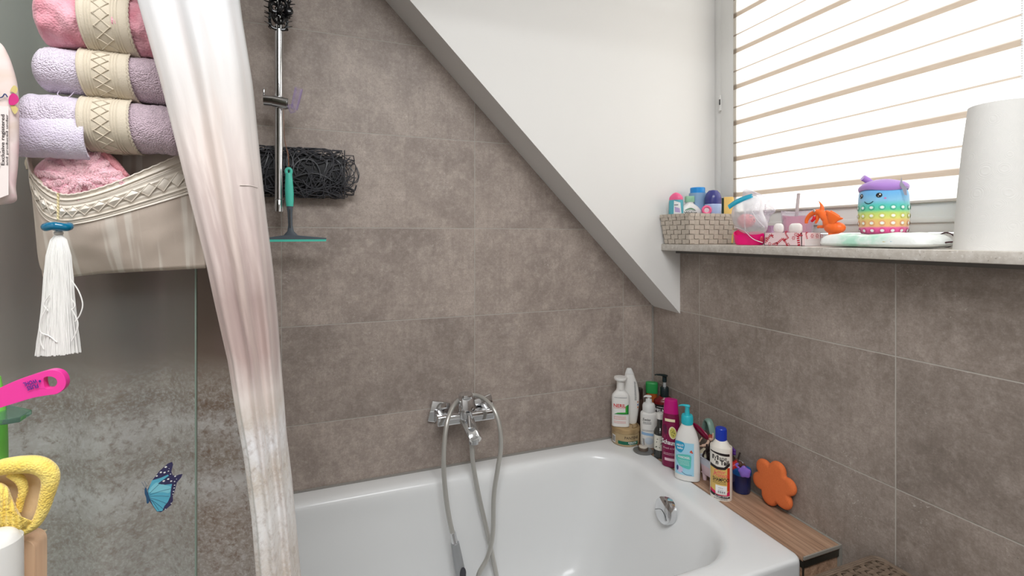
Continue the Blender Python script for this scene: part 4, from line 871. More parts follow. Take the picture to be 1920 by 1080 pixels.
for k, n_ in enumerate((7, 10, 7, 10)):
    for i in range(n_):
        a_ = ct[k].lerp(ct[(k+1) % 4], i/n_+.01); b2 = ct[k].lerp(ct[(k+1) % 4], (i+.92)/n_); nr = Vector([(-1, 0, 0), (0, -1, 0), (1, 0, 0), (0, 1, 0)][k])*.0022
        m.add([a_+nr+Vector((0, 0, -.004)), b2+nr+Vector((0, 0, -.004)), b2+nr+Vector((0, 0, .0068)), a_+nr+Vector((0, 0, .0068)), a_+Vector((0, 0, .0068)), b2+Vector((0, 0, .0068))], [(0, 1, 2, 3), (3, 2, 5, 4)])
obj('rim', m, strap, T, world=True, smooth=0, fix=False)
m = MB().loft([[p_+Vector((.002*(1 if i in (0, 1) else -1), .002*(1 if i in (1, 2) else -1), .002)) for i, p_ in enumerate(co)], [p_+Vector((.002*(1 if i in (0, 1) else -1), .002*(1 if i in (1, 2) else -1), -.001)) for i, p_ in enumerate(ct)]], cap=False)
m.box(bx0+.001, bx1-.001, by_0+.001, by_1-.001, SILL+.0004, SILL+.003); obj('lining', m, mat('greige_lining', (140, 128, 116), .9), T, world=True)
FL = SILL+.004
def instand(px, x, wd):      # footprint of a container standing in the basket, at pixel column px
    y = onX(px, 430, x).y; p_ = Vector((x, y, FL)); return p_, wd*depth(p_)/FPX/2
# teal shower gel with pink cap
p, r = instand(1259, -.050, 28); p.y = -.208; p.x = -.060; ht = ztop(p, 361); z1 = ztop(p, 375)
T = thing('shower_gel_bottle', 'teal shower gel bottle with rounded pink cap, leftmost in the woven basket', 'bottle', p, -PI/2+.45)
bb = Body([(0, r*.7, .011), (.004, r*.8, .013), (z1*.5, r*.95, .014), (z1*.9, r*.95, .013), (z1, r*.9, .0125)], 2.2); obj('body', bb.mesh(), mat('teal_plastic', (92, 176, 190), .3), T)
obj('cap', Body([(z1, r*.93, .013), (z1+(ht-z1)*.4, r*.85, .0125), (z1+(ht-z1)*.8, r*.5, .009), (ht, r*.12, .003)], 2.1).mesh(), mat('hot_pink_cap', (240, 104, 150), .3), T)
f, g = bb.front(.0005), bb.front(.0009); m = MB(); patch(m, f, [(-r*.1, z1*.55), (r*.9, z1*.55), (r*.75, z1*.93), (-r*.05, z1*.98)], 0); patch(m, g, [(r*.1, z1*.72), (r*.75, z1*.70), (r*.68, z1*.80), (r*.05, z1*.84)], 1); patch(m, g, rect(r*.0, r*.5, z1*.87, z1*.89), 2)
obj('front_label', m, [ink('white', (240, 240, 240)), ink('lavender', (190, 168, 212)), ink('slate', (96, 100, 106))], T, fix=False, smooth=0)
# white lotion with green cap
p, r = instand(1293, -.014, 44); ht = ztop(p, 368); z1 = ztop(p, 379)
T = thing('lotion_bottle', 'white lotion bottle with pale green cap at the front of the woven basket', 'bottle', p, faceang(p, 12))
bb = Body([(0, r*.8, .014), (.004, r*.92, .016), (z1*.45, r*1.0, .017), (z1*.74, r*1.0, .016), (z1*.89, r*.66, .013), (z1*.95, r*.36, .011), (z1, r*.34, .010)], 2.2); obj('body', bb.mesh(), white_pl, T)
obj('cap', Body([(z1, r*.40, .011), (ht-.002, r*.39, .011), (ht, r*.33, .009)], 3, d=2).mesh(), mat('sage_cap', (142, 190, 158), .4), T)
f, g = bb.front(.0005), bb.front(.0009); m = MB(); patch(m, f, sm2([(-r*.45, z1*.80), (-r*.15, z1*.845), (r*.1, z1*.85), (r*.4, z1*.80), (0, z1*.815)], 4), 0); text(m, 'GARNIER', g, 0, z1*.785, r*.9, .0042, bold=.02, mi=1); text(m, 'Wahre', g, 0, z1*.735, r*1.05, .0075, bold=.03, mi=2); text(m, 'Schätze', g, 0, z1*.665, r*1.1, .007, bold=.03, mi=2)
obj('front_label', m, [ink('sage', (92, 140, 104)), ink('grey', (150, 150, 150)), ink('near_black', (34, 24, 26))], T, fix=False, smooth=0)
# blue capped bottle
p, r = instand(1308, .030, 31); r *= .93; ht = ztop(p, 352); z1 = ztop(p, 366)
T = thing('lotion_bottle', 'grey-blue bottle with a bright blue screw cap, at the back of the woven basket', 'bottle', p)
obj('body', Body([(0, r, r), (z1-.006, r*1.08, r*1.08), (z1-.001, r*1.02, r*1.02), (z1, r*.9, r*.9)], 2, d=2).mesh(), mat('dusty_blue_plastic', (138, 170, 204), .3), T)
m = MB().lathe([(r*.92, z1), (r*.92, ht-.002), (r*.86, ht), (.0004, ht)], 32); obj('cap', m, mat('azure_cap', (36, 144, 220), .3), T)
# navy roll-on
p, r = instand(1337, .048, 30); ht = ztop(p, 356); z1 = ztop(p, 384)
T = thing('deodorant', 'roll-on deodorant with domed navy cap in the woven basket', 'deodorant', p)
obj('body', Body([(0, r*.8, r*.8), (z1*.7, r*.9, r*.9), (z1-.001, r*1.0, r*1.0), (z1, r*.92, r*.92)], 2, d=2).mesh(), mat('pale_blue_plastic', (172, 190, 226), .3), T)
m = MB().lathe([(r*.93, z1-.003), (r*.97, z1+.006), (r*.97, z1+(ht-z1)*.45), (r*.82, z1+(ht-z1)*.75), (r*.5, z1+(ht-z1)*.95), (.0004, ht)], 32); obj('cap', m, mat('navy_cap', (64, 66, 132), .22), T)
# pink round tin/brush
p = onX(1325, 394, .010); rr = .0165
T = thing('pocket_mirror', 'small round pink object with pale centre at the front of the woven basket', 'pocket mirror', p, faceang(p, 10))
m = MB(); m.tube([(rr*.75*math.cos(q), 0, rr*.75*math.sin(q)) for q in [2*PI*k/36 for k in range(36)]], .0046, 12, closed=True); m.lathe([(.002, -.06), (.004, -.02), (.005, -rr)], 10); obj('ring', m, mat('rose_pink_plastic', (244, 106, 150), .3), T)
obj('centre', MB().lathe([(.0005, -.002), (rr*.6, -.0015), (rr*.6, .0015), (.0005, .002)], 30, M=Matrix.Rotation(PI/2, 4, 'X')), mat('pale_pink_plastic', (232, 206, 214), .35), T)
# scouring sponge
p, r = instand(1363, .055, 22); p.y = -.280; p.x = .096; ht = ztop(p, 370)
T = thing('scouring_sponge', 'yellow scouring sponge with a dark green pad, right end of the woven basket', 'sponge', p, faceang(p, -4))
obj('foam', MB().box(-.006, .024, -.016, .016, .0, ht, .002), mat('yellow_foam', (244, 204, 122), .9, bump=(500, .6, .001)), T); obj('scour_pad', MB().box(-.0125, -.0062, -.016, .016, 0, ht-.003, .001), mat('green_pad', (42, 62, 52), .95, bump=(900, .8, .001)), T)

# magenta dish, fruit ball, zip bag
bp = Vector((.008, onX(1405, 440, .008).y, SILL)); sc_b = depth(bp)/FPX
pinkp = mat('neon_magenta', (255, 22, 132), .35, sss=.1)
m = MB(); W = 27*sc_b; hh = 25*sc_b; K = 48
def dish(k_, s_, z_): q = 2*PI*k_/K; return (W*s_*math.cos(q), .030*s_*math.sin(q), z_)
rimz = lambda q: hh*(.86+.22*math.sin(q*2+3.6)-.12*math.cos(q))
m.loft([[dish(k, .82, .001) for k in range(K)], [dish(k, .92, .008) for k in range(K)], [dish(k, 1.0, rimz(2*PI*k/K)) for k in range(K)], [dish(k, .95, rimz(2*PI*k/K)) for k in range(K)], [dish(k, .86, .01) for k in range(K)]])
dish_t = obj('plastic_dish', m, pinkp); dish_t.location = bp; dish_t.rotation_euler = (0, 0, faceang(bp)); prop(dish_t, 'bright magenta wavy-rimmed dish holding a clear bag on the sill', 'dish')
fb = Vector((.012, onX(1399, 414, .012).y, onX(1399, 414, .012).z))
t = NT('pink_ball'); n = t.noise(t.coord(), 60, 2); t.put(t.b.inputs['Base Color'], t.ramp(n, [(.3, (250, 84, 110)), (.6, (252, 120, 120)), (.68, (120, 60, 70))])); t.b.inputs['Roughness'].default_value = .35
m = MB().lathe([(16*sc_b*math.sin(q), -13.5*sc_b*math.cos(q)) for q in [PI*k/16+.001 for k in range(16)]]+[(.0002, 13.5*sc_b)], 28, M=Matrix.Translation(fb)); obj('toy_ball', m, t.m, world=True, label='coral pink ball with dark specks inside the clear bag', cat='ball')
m = MB(); cb = Vector((.018, onX(1420, 440, .018).y, SILL+.004)); m.box(-.018, .016, -.014, .014, .003, .024, .004); cobx = obj('soap_box', m, mat('coral_box', (238, 92, 104), .3, trans=.2)); cobx.location = cb; cobx.rotation_euler = (0, 0, faceang(cb)); prop(cobx, 'small coral translucent box in the magenta dish beside the ball', 'box')
bag = thing('zip_bag', 'crumpled clear plastic bag with a turquoise zip strip, over the pink ball', 'plastic bag', (bp.x, bp.y, SILL))
clf = film('clear_bag_film', (238, 238, 244), .20, .1); clf2 = film('clear_rigid_film', (232, 228, 240), .26, .06)
def bx(px, py, d=0, x=-.012): return onX(px, py, x-d)
out = sm2([(1382, 430), (1372, 410), (1373, 392), (1380, 384), (1400, 374), (1420, 368), (1428, 378), (1432, 400), (1440, 420), (1434, 436), (1405, 440)], 6)
m = MB(); m.pillow(out, (1404, 406), lambda x, y, d: bx(x, y, d), .026, -.050, rings=12, p=2.2, rough=lambda x, y: .004*nz(x*.10, y*.10)+.0025*nz(x*.3, y*.25)); obj('bag_film', m, clf, bag, world=True)
m = MB(); zc_ = catmull([bx(px, py, .004) for px, py in ((1367, 388), (1380, 379), (1396, 372), (1410, 368))], 6); m.tube(zc_, .0078, 12, flat=.45, mi=0)
obj('zip_strip', m, mat('turquoise_zip', (60, 205, 238), .2, trans=.5), bag, world=True, label='turquoise zip strip')
m = MB()
for pth in (((1404, 436), (1397, 428), (1397, 400), (1401, 378)), ((1402, 384), (1410, 396), (1420, 412), (1434, 427)), ((1377, 426), (1385, 428), (1397, 434), (1412, 448), (1430, 455)), ((1410, 367), (1420, 368), (1424, 378))):
    m.tube([bx(px, py, .026 if py > 380 else .006) for px, py in pth], .0011, 6, 5)
obj('bag_seams', m, mat('white_plastic_bead', (250, 245, 248), .2, trans=.2), bag, world=True)
# folded rigid clear packaging behind
m = MB(); o2 = [(1392, 366), (1398, 354), (1406, 356), (1424, 363), (1441, 372), (1448, 384), (1454, 396), (1444, 405), (1440, 420), (1420, 428), (1398, 420)]
m.pillow(sm2(o2, 3), (1422, 396), lambda x, y, d: onX(x, y, .062-d), .012, .012, rings=8, p=3, rough=lambda x, y: .002*nz(x*.2, y*.2)); obj('plastic_packaging', m, clf2, world=True, label='folded stiff clear plastic packaging standing behind the clear bag', cat='packaging')
m = MB()
for k in range(12):
    for j in range(2): c_ = onX(1428+j*7, 384+k*3.3, .046); m.lathe([(.0003, -.0022), (.0026, 0), (.0003, .0022)], 8, M=Matrix.Translation(c_))
obj('bead_strip', m, clf2, world=True, label='double row of clear beads against the clear packaging', cat='bead strip')
m = MB(); c_ = Vector((.075, onX(1452, 425, .075).y, SILL)); m.loft([[Vector((c_.x+.026*s_*math.cos(q), c_.y+.030*s_*math.sin(q), z_)) for q in [2*PI*k/32 for k in range(32)]] for s_, z_ in ((.7, SILL+.001), (.75, SILL+.03), (.95, SILL+.058), (1.0, SILL+.060), (.93, SILL+.058), (.7, SILL+.03), (.66, SILL+.004))])
obj('plastic_tub', m, film('lilac_film', (206, 170, 204), .4, .1), world=True, label='lilac translucent tub between clear packaging and pink cup', cat='tub')
# pink heart-ish cup with straw
p = Vector((.104, onX(1494, 430, .104).y, SILL)); s_b = depth(p)/FPX; T = thing('slime_cup', 'clear wavy cup of pink slime with a clear straw, behind the candy box', 'cup', p, faceang(p))
def cup(z0, z1, w0, w1, dp, K=40): return [[((w0+(w1-w0)*t_)*math.cos(q)*(1+.06*math.cos(3*q)), dp*math.sin(q), z0+(z1-z0)*t_+(.006*abs(math.cos(q))**2*t_)) for q in [2*PI*k/K for k in range(K)]] for t_ in (0, .15, .3, .5, .7, .85, 1)]
zt_ = ztop(p, 398); zf = ztop(p, 407)
obj('filling', MB().loft(cup(.004, zf, 20*s_b, 25*s_b, .022)), mat('pink_slime', (222, 128, 160), .25, trans=.2), T); m = MB().loft(cup(.001, zt_, 22*s_b, 28*s_b, .026)+list(reversed(cup(.003, zt_-.001, 20.5*s_b, 26*s_b, .0245)))[:1]); obj('outer_wall', m, clf2, T)
m = MB().tube([Vector((-.002, 0, zf-.010)), Vector((.0048, 0, ztop(p, 363)))], .0046, 16); m.lathe([(.0005, 0), (.0047, 0), (.0047, .005), (.0005, .006)], 16, M=Matrix.Translation((.0048, 0, ztop(p, 366)))); obj('straw', m, mat('greyish_clear_straw', (204, 192, 192), .15, trans=.3), T)
# candy print box
cbx = .000; ya, yb = onX(1433, 445, cbx).y, onX(1503, 445, cbx).y; xb_ = .074; ch = .0375
T = thing('gift_box', 'open pink-white box printed with red candy canes on the window sill', 'box', ((cbx+xb_)/2, (ya+yb)/2, SILL))
paper = mat('candy_paper', (238, 214, 216), .6); red = ink('candy_red', (196, 28, 56)); wht = ink('candy_white', (250, 246, 244))
m = MB(); m.box(cbx, cbx+.0015, yb, ya, SILL, SILL+ch); m.box(xb_-.0015, xb_, yb, ya, SILL, SILL+ch); m.box(cbx, xb_, ya-.0015, ya, SILL, SILL+ch); m.box(cbx, xb_, yb, yb+.0015, SILL, SILL+ch); m.box(cbx, xb_, yb, ya, SILL+.0003, SILL+.002)
obj('sides', m, paper, T, world=True)
m = MB(); ff = lambda u, v: Vector((cbx-.0005, ya-u, SILL+v)); LW = ya-yb; rn = random.Random(12)
def cane(f, u, v, a, s_):
    ca, sa = math.cos(a), math.sin(a); path = [(0, -1.0), (0, -.6), (0, -.2), (0, .2), (0, .55), (.12, .9), (.45, 1.02), (.72, .8), (.75, .5)]
    for k in range(len(path)-1):
        (x0, y0), (x1, y1) = path[k], path[k+1]; dx, dy = x1-x0, y1-y0; L1 = math.hypot(dx, dy); nx, ny = -dy/L1*.27, dx/L1*.27
        if k % 1 == 0:
            q = [(x0+nx, y0+ny), (x0-nx, y0-ny), ((x0+x1)/2-nx+dx*.1, (y0+y1)/2-ny+dy*.1), ((x0+x1)/2+nx+dx*.1, (y0+y1)/2+ny+dy*.1)]
            m.add([f(u+(x*ca-y*sa)*s_, v+(x*sa+y*ca)*s_) for x, y in q], [(0, 1, 2, 3)], 0)
def mint_(f, u, v, s_):
    for k in range(6):
        a0 = k*PI/3; m.add([f(u+s_*r1*math.cos(a0+da), v+s_*r1*math.sin(a0+da)) for r1, da in ((.2, 0), (1, -.1), (1, .42), (.6, .35))], [(0, 1, 2, 3)], 0)
for u, v, a, s_ in ((.13, .62, -.6, .013), (.45, .40, -.9, .012), (.60, .25, .5, .010), (.62, .80, .6, .010), (.92, .45, .15, .015), (.30, .18, -1.2, .008), (.04, .40, .1, .008)): cane(ff, LW*u, ch*v, a, s_)
for u, v in ((.80, .60), (.16, .14), (.34, .12), (.86, .86), (.66, .10)): mint_(ff, LW*u, ch*v, .0055)
f2 = lambda u, v: Vector((cbx+u, yb-.0005, SILL+v)); patch(m, f2, rect(.012, xb_-.002, .001, ch*.52), 1)
for u in (.018, .04, .060, .077): (mint_ if u > .02 else lambda *a: cane(a[0], a[1], a[2], .4, .009))(f2, u, ch*.76, .006)
for k in range(7): patch(m, lambda u, v: f2(u, v)+Vector((0, -.0003, 0)), rect(.014, xb_-.004, .002+k*.0026, .0026+k*.0026), 2)
obj('candy_print', m, [red, ink('white', (240, 240, 240)), ink('rose_grey', (206, 180, 178))], T, world=True, fix=False, smooth=0)
for nm, px, py, w_, lb in (('cotton_pad', 1460, 424, .016, 'round white pad poking out of the candy-print box, left'), ('cotton_pad', 1492, 424, .020, 'white folded pad poking out of the candy-print box, right')):
    c_ = onX(px, py, .03); m = MB(); m.pillow(rrect(-w_, w_, -.022, .0+.008, .012, 5), (0, -.006), lambda x, y, d: Vector((c_.x-d, c_.y-x, c_.z+y)), .008, .008, rough=lambda x, y: .0006*nz(x*200, y*200)); obj(nm, m, mat('white_cotton', (240, 236, 232), .8), world=True, label=lb, cat='pad')
# orange rubber creature
OX = .022
def dx(zx, zy, o_=0): return onX(1500+zx/9.82, 360+zy/9.82, OX+o_)
S_ = depth(dx(600, 500))/FPX/9.82
m = MB()
def blob(c, rx_, ry_, rz_): m.lathe([(max(.0001, math.sin(q)), -math.cos(q)) for q in [PI*k/12 for k in range(13)]], 18, M=Matrix.Translation(c) @ Matrix.Diagonal((rx_, ry_, rz_, 1)))
blob(dx(640, 660), .017, 190*S_, 115*S_); blob(dx(545, 560), .014, 120*S_, 130*S_); m.tube([dx(600, 720), dx(600, 800), dx(600, 930)], .010, 12)
m.pillow(sm2([(480, 350), (540, 352), (640, 395), (720, 450), (806, 488), (700, 535), (640, 585), (580, 600), (520, 560), (500, 450)], 3), (590, 480), lambda x, y, d: dx(x, y, -.012-d), .004, .006, rings=6, p=3)
m.tube([dx(540, 520), dx(470, 470), dx(420, 410), dx(370, 370)], lambda q: (95-35*q)*S_, 14, 4); blob(dx(350, 370), .010, 75*S_, 62*S_)
m.tube([dx(330, 360), dx(240, 390), dx(170, 440), dx(125, 510), dx(115, 580)], lambda q: (55-26*q)*S_, 12, 4)
m.tube([dx(330, 400), dx(325, 470), dx(310, 530), dx(285, 580)], lambda q: (42-24*q)*S_, 12, 4)
m.tube([dx(400, 350), dx(405, 280), dx(385, 225), dx(350, 172)], lambda q: (48-42*q)*S_, 12, 4)
m.tube([dx(470, 620), dx(410, 640), dx(335, 640), dx(345, 665)], lambda q: (38-20*q)*S_, 10, 4)
m.tube([dx(540, 430), dx(520, 370), dx(470, 345)], lambda q: (50-38*q)*S_, 10, 4)
m.tube([dx(560, 350), dx(640, 400), dx(720, 460)], lambda q: (20+8*q)*S_, 8, 4)
T = thing('toy_dragon', 'small orange rubber winged creature toy with open beak and horn on the sill', 'toy', (OX, dx(620, 600).y, SILL))
orr = mat('orange_rubber', (255, 118, 48), .4, sss=.25); obj('body', m, orr, T, world=True, remesh=.0011)
m = MB().tube([dx(270, 450, -.001), dx(255, 500, -.003), dx(215, 540, -.003)], lambda q: (32-8*q)*S_, 10, 4); obj('tongue', m, mat('red_mouth', (220, 16, 44), .4), T, world=True)
m = MB(); c_ = dx(265, 345, -.0075); m.lathe([(.0002, -26*S_), (18*S_, -18*S_), (26*S_, 0), (18*S_, 18*S_), (.0002, 26*S_)], 14, M=Matrix.Translation(c_)); m.lathe([(.0002, -13*S_), (13*S_, 0), (.0002, 13*S_)], 12, M=Matrix.Translation(dx(258, 345, -.0100)), mi=1)
obj('eye', m, [white_pl, mat('eye_black', (16, 14, 14), .2)], T, world=True)
m = MB().tube([dx(352, 178), dx(347, 166)], lambda q: (10-7*q)*S_, 8); obj('horn_tip', m, mat('grey_tip', (110, 96, 96), .5), T, world=True)
# wipes pack
wy0, wy1 = onX(1757, 455, -.02).y, onX(1549, 450, -.02).y; wt = .0345
T = thing('wipes_pack', 'soft white and pale mint wet wipes pack lying at the sill front', 'wipes', ((-.0), (wy0+wy1)/2, SILL))
out = []
for k in range(60):
    q = 2*PI*k/60; cx_ = math.cos(q); sx_ = math.sin(q); x = .062*abs(sx_)**.35*(1 if sx_ > 0 else -1); y = (wy1-wy0)/2*abs(cx_)**.30*(1 if cx_ > 0 else -1); out.append((x, y))
t = NT('wipes_film'); s_ = t.sep(t.coord()); nn_ = t.noise(t.coord(), 26, 3); gq = t.range(t.math('ABSOLUTE', t.math('ADD', s_[1], -.01)), .075, .03)
c = t.mix(t.math('MULTIPLY', gq, t.range(nn_, .3, .6)), lin((240, 243, 240)), lin((176, 222, 200))); t.put(t.b.inputs['Base Color'], c); t.b.inputs['Roughness'].default_value = .3; t.bump(t.noise(t.coord(), 45, 3, .5, 1), .5, .003)
cyw = (wy0+wy1)/2; m = MB()
m.pillow(out, (0, 0), lambda x, y, d: Vector((x, cyw+y*(1-.02*(d/wt)), SILL+max(.0006, .0105+d))), wt-.009, .0094, rings=18, p=7, rough=lambda x, y: .0022*nz(x*30, y*30, 2)-.005*math.exp(-((y-.012)/.05)**2))
obj('pouch', m, t.m, T, world=True, smooth=70)
m = MB(); text(m, 'wipes', lambda u, v: Vector((-.052+v*.0, 0, 0)), 0, 0, .01, .003) if False else None
for a_, b2, mi in ((-.062, .008, 0), (-.045, .006, 1)): m.add([Vector((-.0615, cyw+a_+u, SILL+.012+v)) for u, v in ((0, 0), (b2, .001), (b2, .004), (0, .003))], [(0, 1, 2, 3)], mi)
obj('print_marks', m, [ink('cyan', (44, 160, 200)), ink('gold_dot', (206, 190, 120))], T, world=True, fix=False, smooth=0)
# rainbow plush
p = Vector((.042, onX(1656, 437, .042).y, SILL+.0255)); r = 38.5*depth(p)/FPX; p.z = onX(1656, 438, .042-.0).z-.004; ht = ztop(p, 352)
T = thing('plush_toy', 'rainbow plush drink cup toy with purple lid sitting on the wipes pack', 'plush toy', p, faceang(p, -26))
bb = Body([(0, r*.62, r*.62), (.003, r*.82, r*.82), (.012, r*.94, r*.94), (ht*.35, r*.99, r*.99), (ht*.6, r*1.0, r*1.0), (ht*.85, r*.97, r*.97), (ht*.95, r*.88, r*.88), (ht, r*.7, r*.7)])
t = NT('rainbow_plush'); z = t.math('DIVIDE', t.math('ADD', t.sep(t.coord())[2], t.math('MULTIPLY', t.math('SUBTRACT', t.noise(t.coord(), 60, 2), .5), .003)), ht)
c = t.ramp(z, [(0, (120, 110, 130)), (.03, (232, 70, 140)), (.15, (240, 100, 160)), (.19, (244, 190, 130)), (.31, (240, 200, 120)), (.35, (232, 224, 120)), (.46, (200, 226, 120)), (.52, (96, 208, 160)), (.62, (92, 206, 196)), (.72, (140, 200, 236)), (.86, (112, 184, 236)), (1, (104, 172, 230))])
t.put(t.b.inputs['Base Color'], c); t.b.inputs['Roughness'].default_value = .9; t.b.inputs['Sheen Weight'].default_value = .5; t.bump(t.noise(t.coord(), 500, 2), .4, .0008)
obj('body', bb.mesh(K=56), t.m, T)
m = MB(); w0 = bb.wrap(.0006); w1 = bb.wrap(.0010); w2 = bb.wrap(.0014)
for row, (v, mi) in enumerate(((.095, 0), (.25, 1), (.40, 2), (.57, 3))):
    for k in range(15):
        u = (k-7)*r*.415+row*.0; patch(m, w0, ell(u, ht*v, r*.125, r*.115, 18), mi); patch(m, w1, ell(u, ht*v, r*.105, r*.093, 18), 4+row); patch(m, w2, ell(u, ht*v, r*.07, r*.06, 14), 8)
obj('printed_bubbles', m, [ink('b_pink', (206, 40, 116)), ink('b_peach', (232, 150, 110)), ink('b_yellow', (206, 200, 96)), ink('b_teal', (52, 160, 140)), ink('c_pink', (244, 140, 186)), ink('c_peach', (246, 204, 164)), ink('c_yellow', (236, 232, 150)), ink('c_teal', (130, 220, 196)), ink('c_white', (246, 250, 246))], T, fix=False, smooth=0)
u0 = -r*.13
for sd in (-1, 1):
    m = MB(); uu = u0+sd*r*.43; patch(m, w0, ell(uu, ht*.82, r*.125, r*.115, 22), 0); patch(m, w1, ell(uu+r*.035, ht*.835, r*.035, r*.035, 12), 1); patch(m, w1, ell(uu-r*.03, ht*.80, r*.018, r*.018, 10), 1); obj('eye', m, [mat('eye_black', (16, 14, 14), .2), ink('white', (240, 240, 240))], T, fix=False, smooth=0)
m = MB().tube([w0(u0+r*.20*q, ht*(.70-.045*(1-q*q))) for q in (-1, -.6, -.2, .2, .6, 1)], .0008, 6, 4); obj('mouth', m, mat('eye_black', (16, 14, 14), .2), T)
m = MB(); patch(m, w0, ell(u0+r*.66, ht*.755, r*.05, r*.04, 12), 0); obj('cheek', m, ink('blush', (206, 130, 190)), T, fix=False, smooth=0)
lidm = mat('purple_velvet', (172, 128, 206), .85, sheen=.6, bump=(400, .4, .0008)); m = MB()
K = 48
m.loft([[Vector((r*s_*math.cos(q), r*s_*math.sin(q), ht+z_+.0022*math.sin(3*q+1)*(s_ > .8))) for q in [2*PI*k/K for k in range(K)]] for s_, z_ in ((.70, -.006), (.95, -.008), (.99, -.004), (1.0, 0), (.96, .004), (.85, .009), (.6, .0155), (.3, .0195), (.02, .021))]); pl_ = obj('lid', m, lidm, T, smooth=60)
m = MB().tube([Vector((-.018, -.012, ht+.010)), Vector((-.026, -.020, ht+.021)), Vector((-.031, -.026, ht+.026))], .0075, 16, 3); obj('straw', m, lidm, pl_)
tg_ = p; m = MB(); m.poly([(0, 0), (.006, .022), (.010, .005), (.022, -.010), (.024, -.034), (.016, -.032), (.008, -.012)], lambda a_, b2, d: onX(1694, 347, .036)+Vector((-.014+d, -a_*.62, b2*.75)), .0006); obj('hang_tag', m, mat('grey_tag', (170, 168, 182), .5), T, world=True, label='folded grey paper hang tag')
# kitchen roll
p = Vector((.012, -1.040, SILL)); rb, rt = .063, .049; ht = .283
T = thing('kitchen_roll', 'white embossed paper towel roll standing at the right end of the sill', 'paper towel roll', p)
t = NT('embossed_paper'); vv = t.add('ShaderNodeTexVoronoi'); vv.inputs['Scale'].default_value = 26; P_ = t.coord(); q_ = t.sep(P_); ang_ = t.math('MULTIPLY', t.math('ARCTAN2', q_[0], q_[1]), .06)
t.l.new(t.comb(ang_, q_[2], 0), vv.inputs['Vector']); rg = t.math('SINE', t.math('MULTIPLY', vv.outputs['Distance'], 130)); t.b.inputs['Base Color'].default_value = lin((226, 224, 220)); t.b.inputs['Roughness'].default_value = .9; t.bump(rg, .13, .0010)
m = MB(); K = 60; R = []
for z_, s_ in ((0, 1), (.05, .97), (.12, .93), (.2, .88), (ht-.001, rt/rb)):
    sh_ = .010*z_/ht; R.append([Vector((sh_+rb*s_*(1+.010*math.sin(3*q+z_*20))*math.cos(q), -.004*z_/ht+rb*s_*(1+.010*math.sin(3*q+z_*20))*math.sin(q), z_)) for q in [2*PI*k/K for k in range(K)]])
top = R[-1]; cc = sum(top, Vector())/K; R.append([cc+(v-cc)*.40 for v in top]); R.append([cc+(v-cc)*.38+Vector((0, 0, -.02)) for v in top])
m.loft(R); obj('paper', m, t.m, T, smooth=50)
m = MB(); b_e = [onX(1806, 462-k*0, .0)+Vector((0, 0, 0)) for k in range(1)]
obj('core', MB().loft([[cc+(v-cc)*.38+Vector((0, 0, dz)) for v in top] for dz in (-.03, .001)]+[[cc+(v-cc)*.34+Vector((0, 0, dz)) for v in top] for dz in (.001, -.03)], cap=False), mat('cardboard', (170, 140, 108), .8), T)
# spectacles between wipes and roll
T = thing('spectacles', 'dark brown spectacles lying between wipes pack and paper towel roll', 'glasses', onX(1780, 458, .0)); fr = mat('dark_brown_frame', (70, 34, 40), .25)
m = MB(); gl = [onX(px, py, .01) for px, py in ((1764, 459), (1772, 455), (1785, 453.5), (1800, 454), (1815, 455))]
for g_ in gl: g_.z = max(g_.z, SILL+.002)
m.tube(gl, .0016, 8, 4, flat=1.6); obj('temple', m, fr, T, world=True)
m = MB(); gl = [onX(px, py, .03) for px, py in ((1750, 459), (1762, 457), (1775, 455), (1800, 453))]
for g_ in gl: g_.z = max(g_.z, SILL+.002)
m.tube(gl, .0014, 8, 4, flat=1.6); obj('temple', m, fr, T, world=True)
for o_ in (0, -.036):
    m = MB(); c_ = Vector((.070, onX(1774, 456, .07).y+o_, SILL+.019)); m.tube([c_+Vector((0, .016*math.cos(q), .016*math.sin(q))) for q in [2*PI*k/28 for k in range(28)]], .0014, 8, closed=True); obj('rim', m, fr, T, world=True)

# ================================================================== LEFT SIDE: SHOWER SCREEN, CURTAIN, ORGANISER, SHELF THINGS
GY = -.735; gx1 = onY(368, 800, GY).x; gz0, gz1 = RIM+.001, 2.05
scr = thing('shower_screen', 'clear glass shower screen standing on the front rim of the bathtub', 'shower screen', ((ROOM_L+gx1)/2, GY, gz0))
gl = film('shower_glass', (214, 224, 220), .035, .03)
obj('glass_pane', MB().box(ROOM_L+.004, gx1-.0012, GY-.003, GY+.003, gz0, gz1), gl, scr, world=True)
obj('glass_edge', MB().box(gx1-.0012, gx1+.0008, GY-.003, GY+.003, gz0, gz1), mat('green_glass_edge', (140, 158, 146), .15), scr, world=True, label='pale green polished edge of the pane')
obj('wall_profile', MB().box(ROOM_L, ROOM_L+.02, GY-.010, GY+.010, gz0, gz1, .002), chrome(), scr, world=True)
def bz_(x, y): return (250+x/7.72, 840+y/7.72)
FY = GY-.0036
def bf(px, py, d=0): return onY(px, py, FY-d)
def bpatch(m, pts, mi, d=0, s_=0):
    P_ = [bz_(*q) for q in pts]; P_ = sm2(P_, 4) if s_ else P_
    tri = tessellate_polygon([[Vector((a_, b2, 0)) for a_, b2 in P_]]); m.add([bf(a_, b2, d) for a_, b2 in P_], [tuple(x) for x in tri], mi)
m = MB()
bpatch(m, [(205, 600), (280, 460), (380, 330), (500, 225), (560, 200), (575, 240), (550, 340), (570, 395), (620, 400), (660, 385), (715, 375), (690, 430), (630, 500), (600, 620), (570, 700), (575, 760), (540, 830), (480, 880), (400, 930), (340, 920), (290, 850), (235, 770), (215, 690)], 0, 0)
bpatch(m, [(210, 620), (270, 470), (400, 430), (500, 385), (515, 400), (380, 500), (430, 535), (560, 520), (545, 600), (535, 700), (500, 780), (450, 840), (420, 910), (345, 918), (290, 840), (230, 720)], 1, .0003)
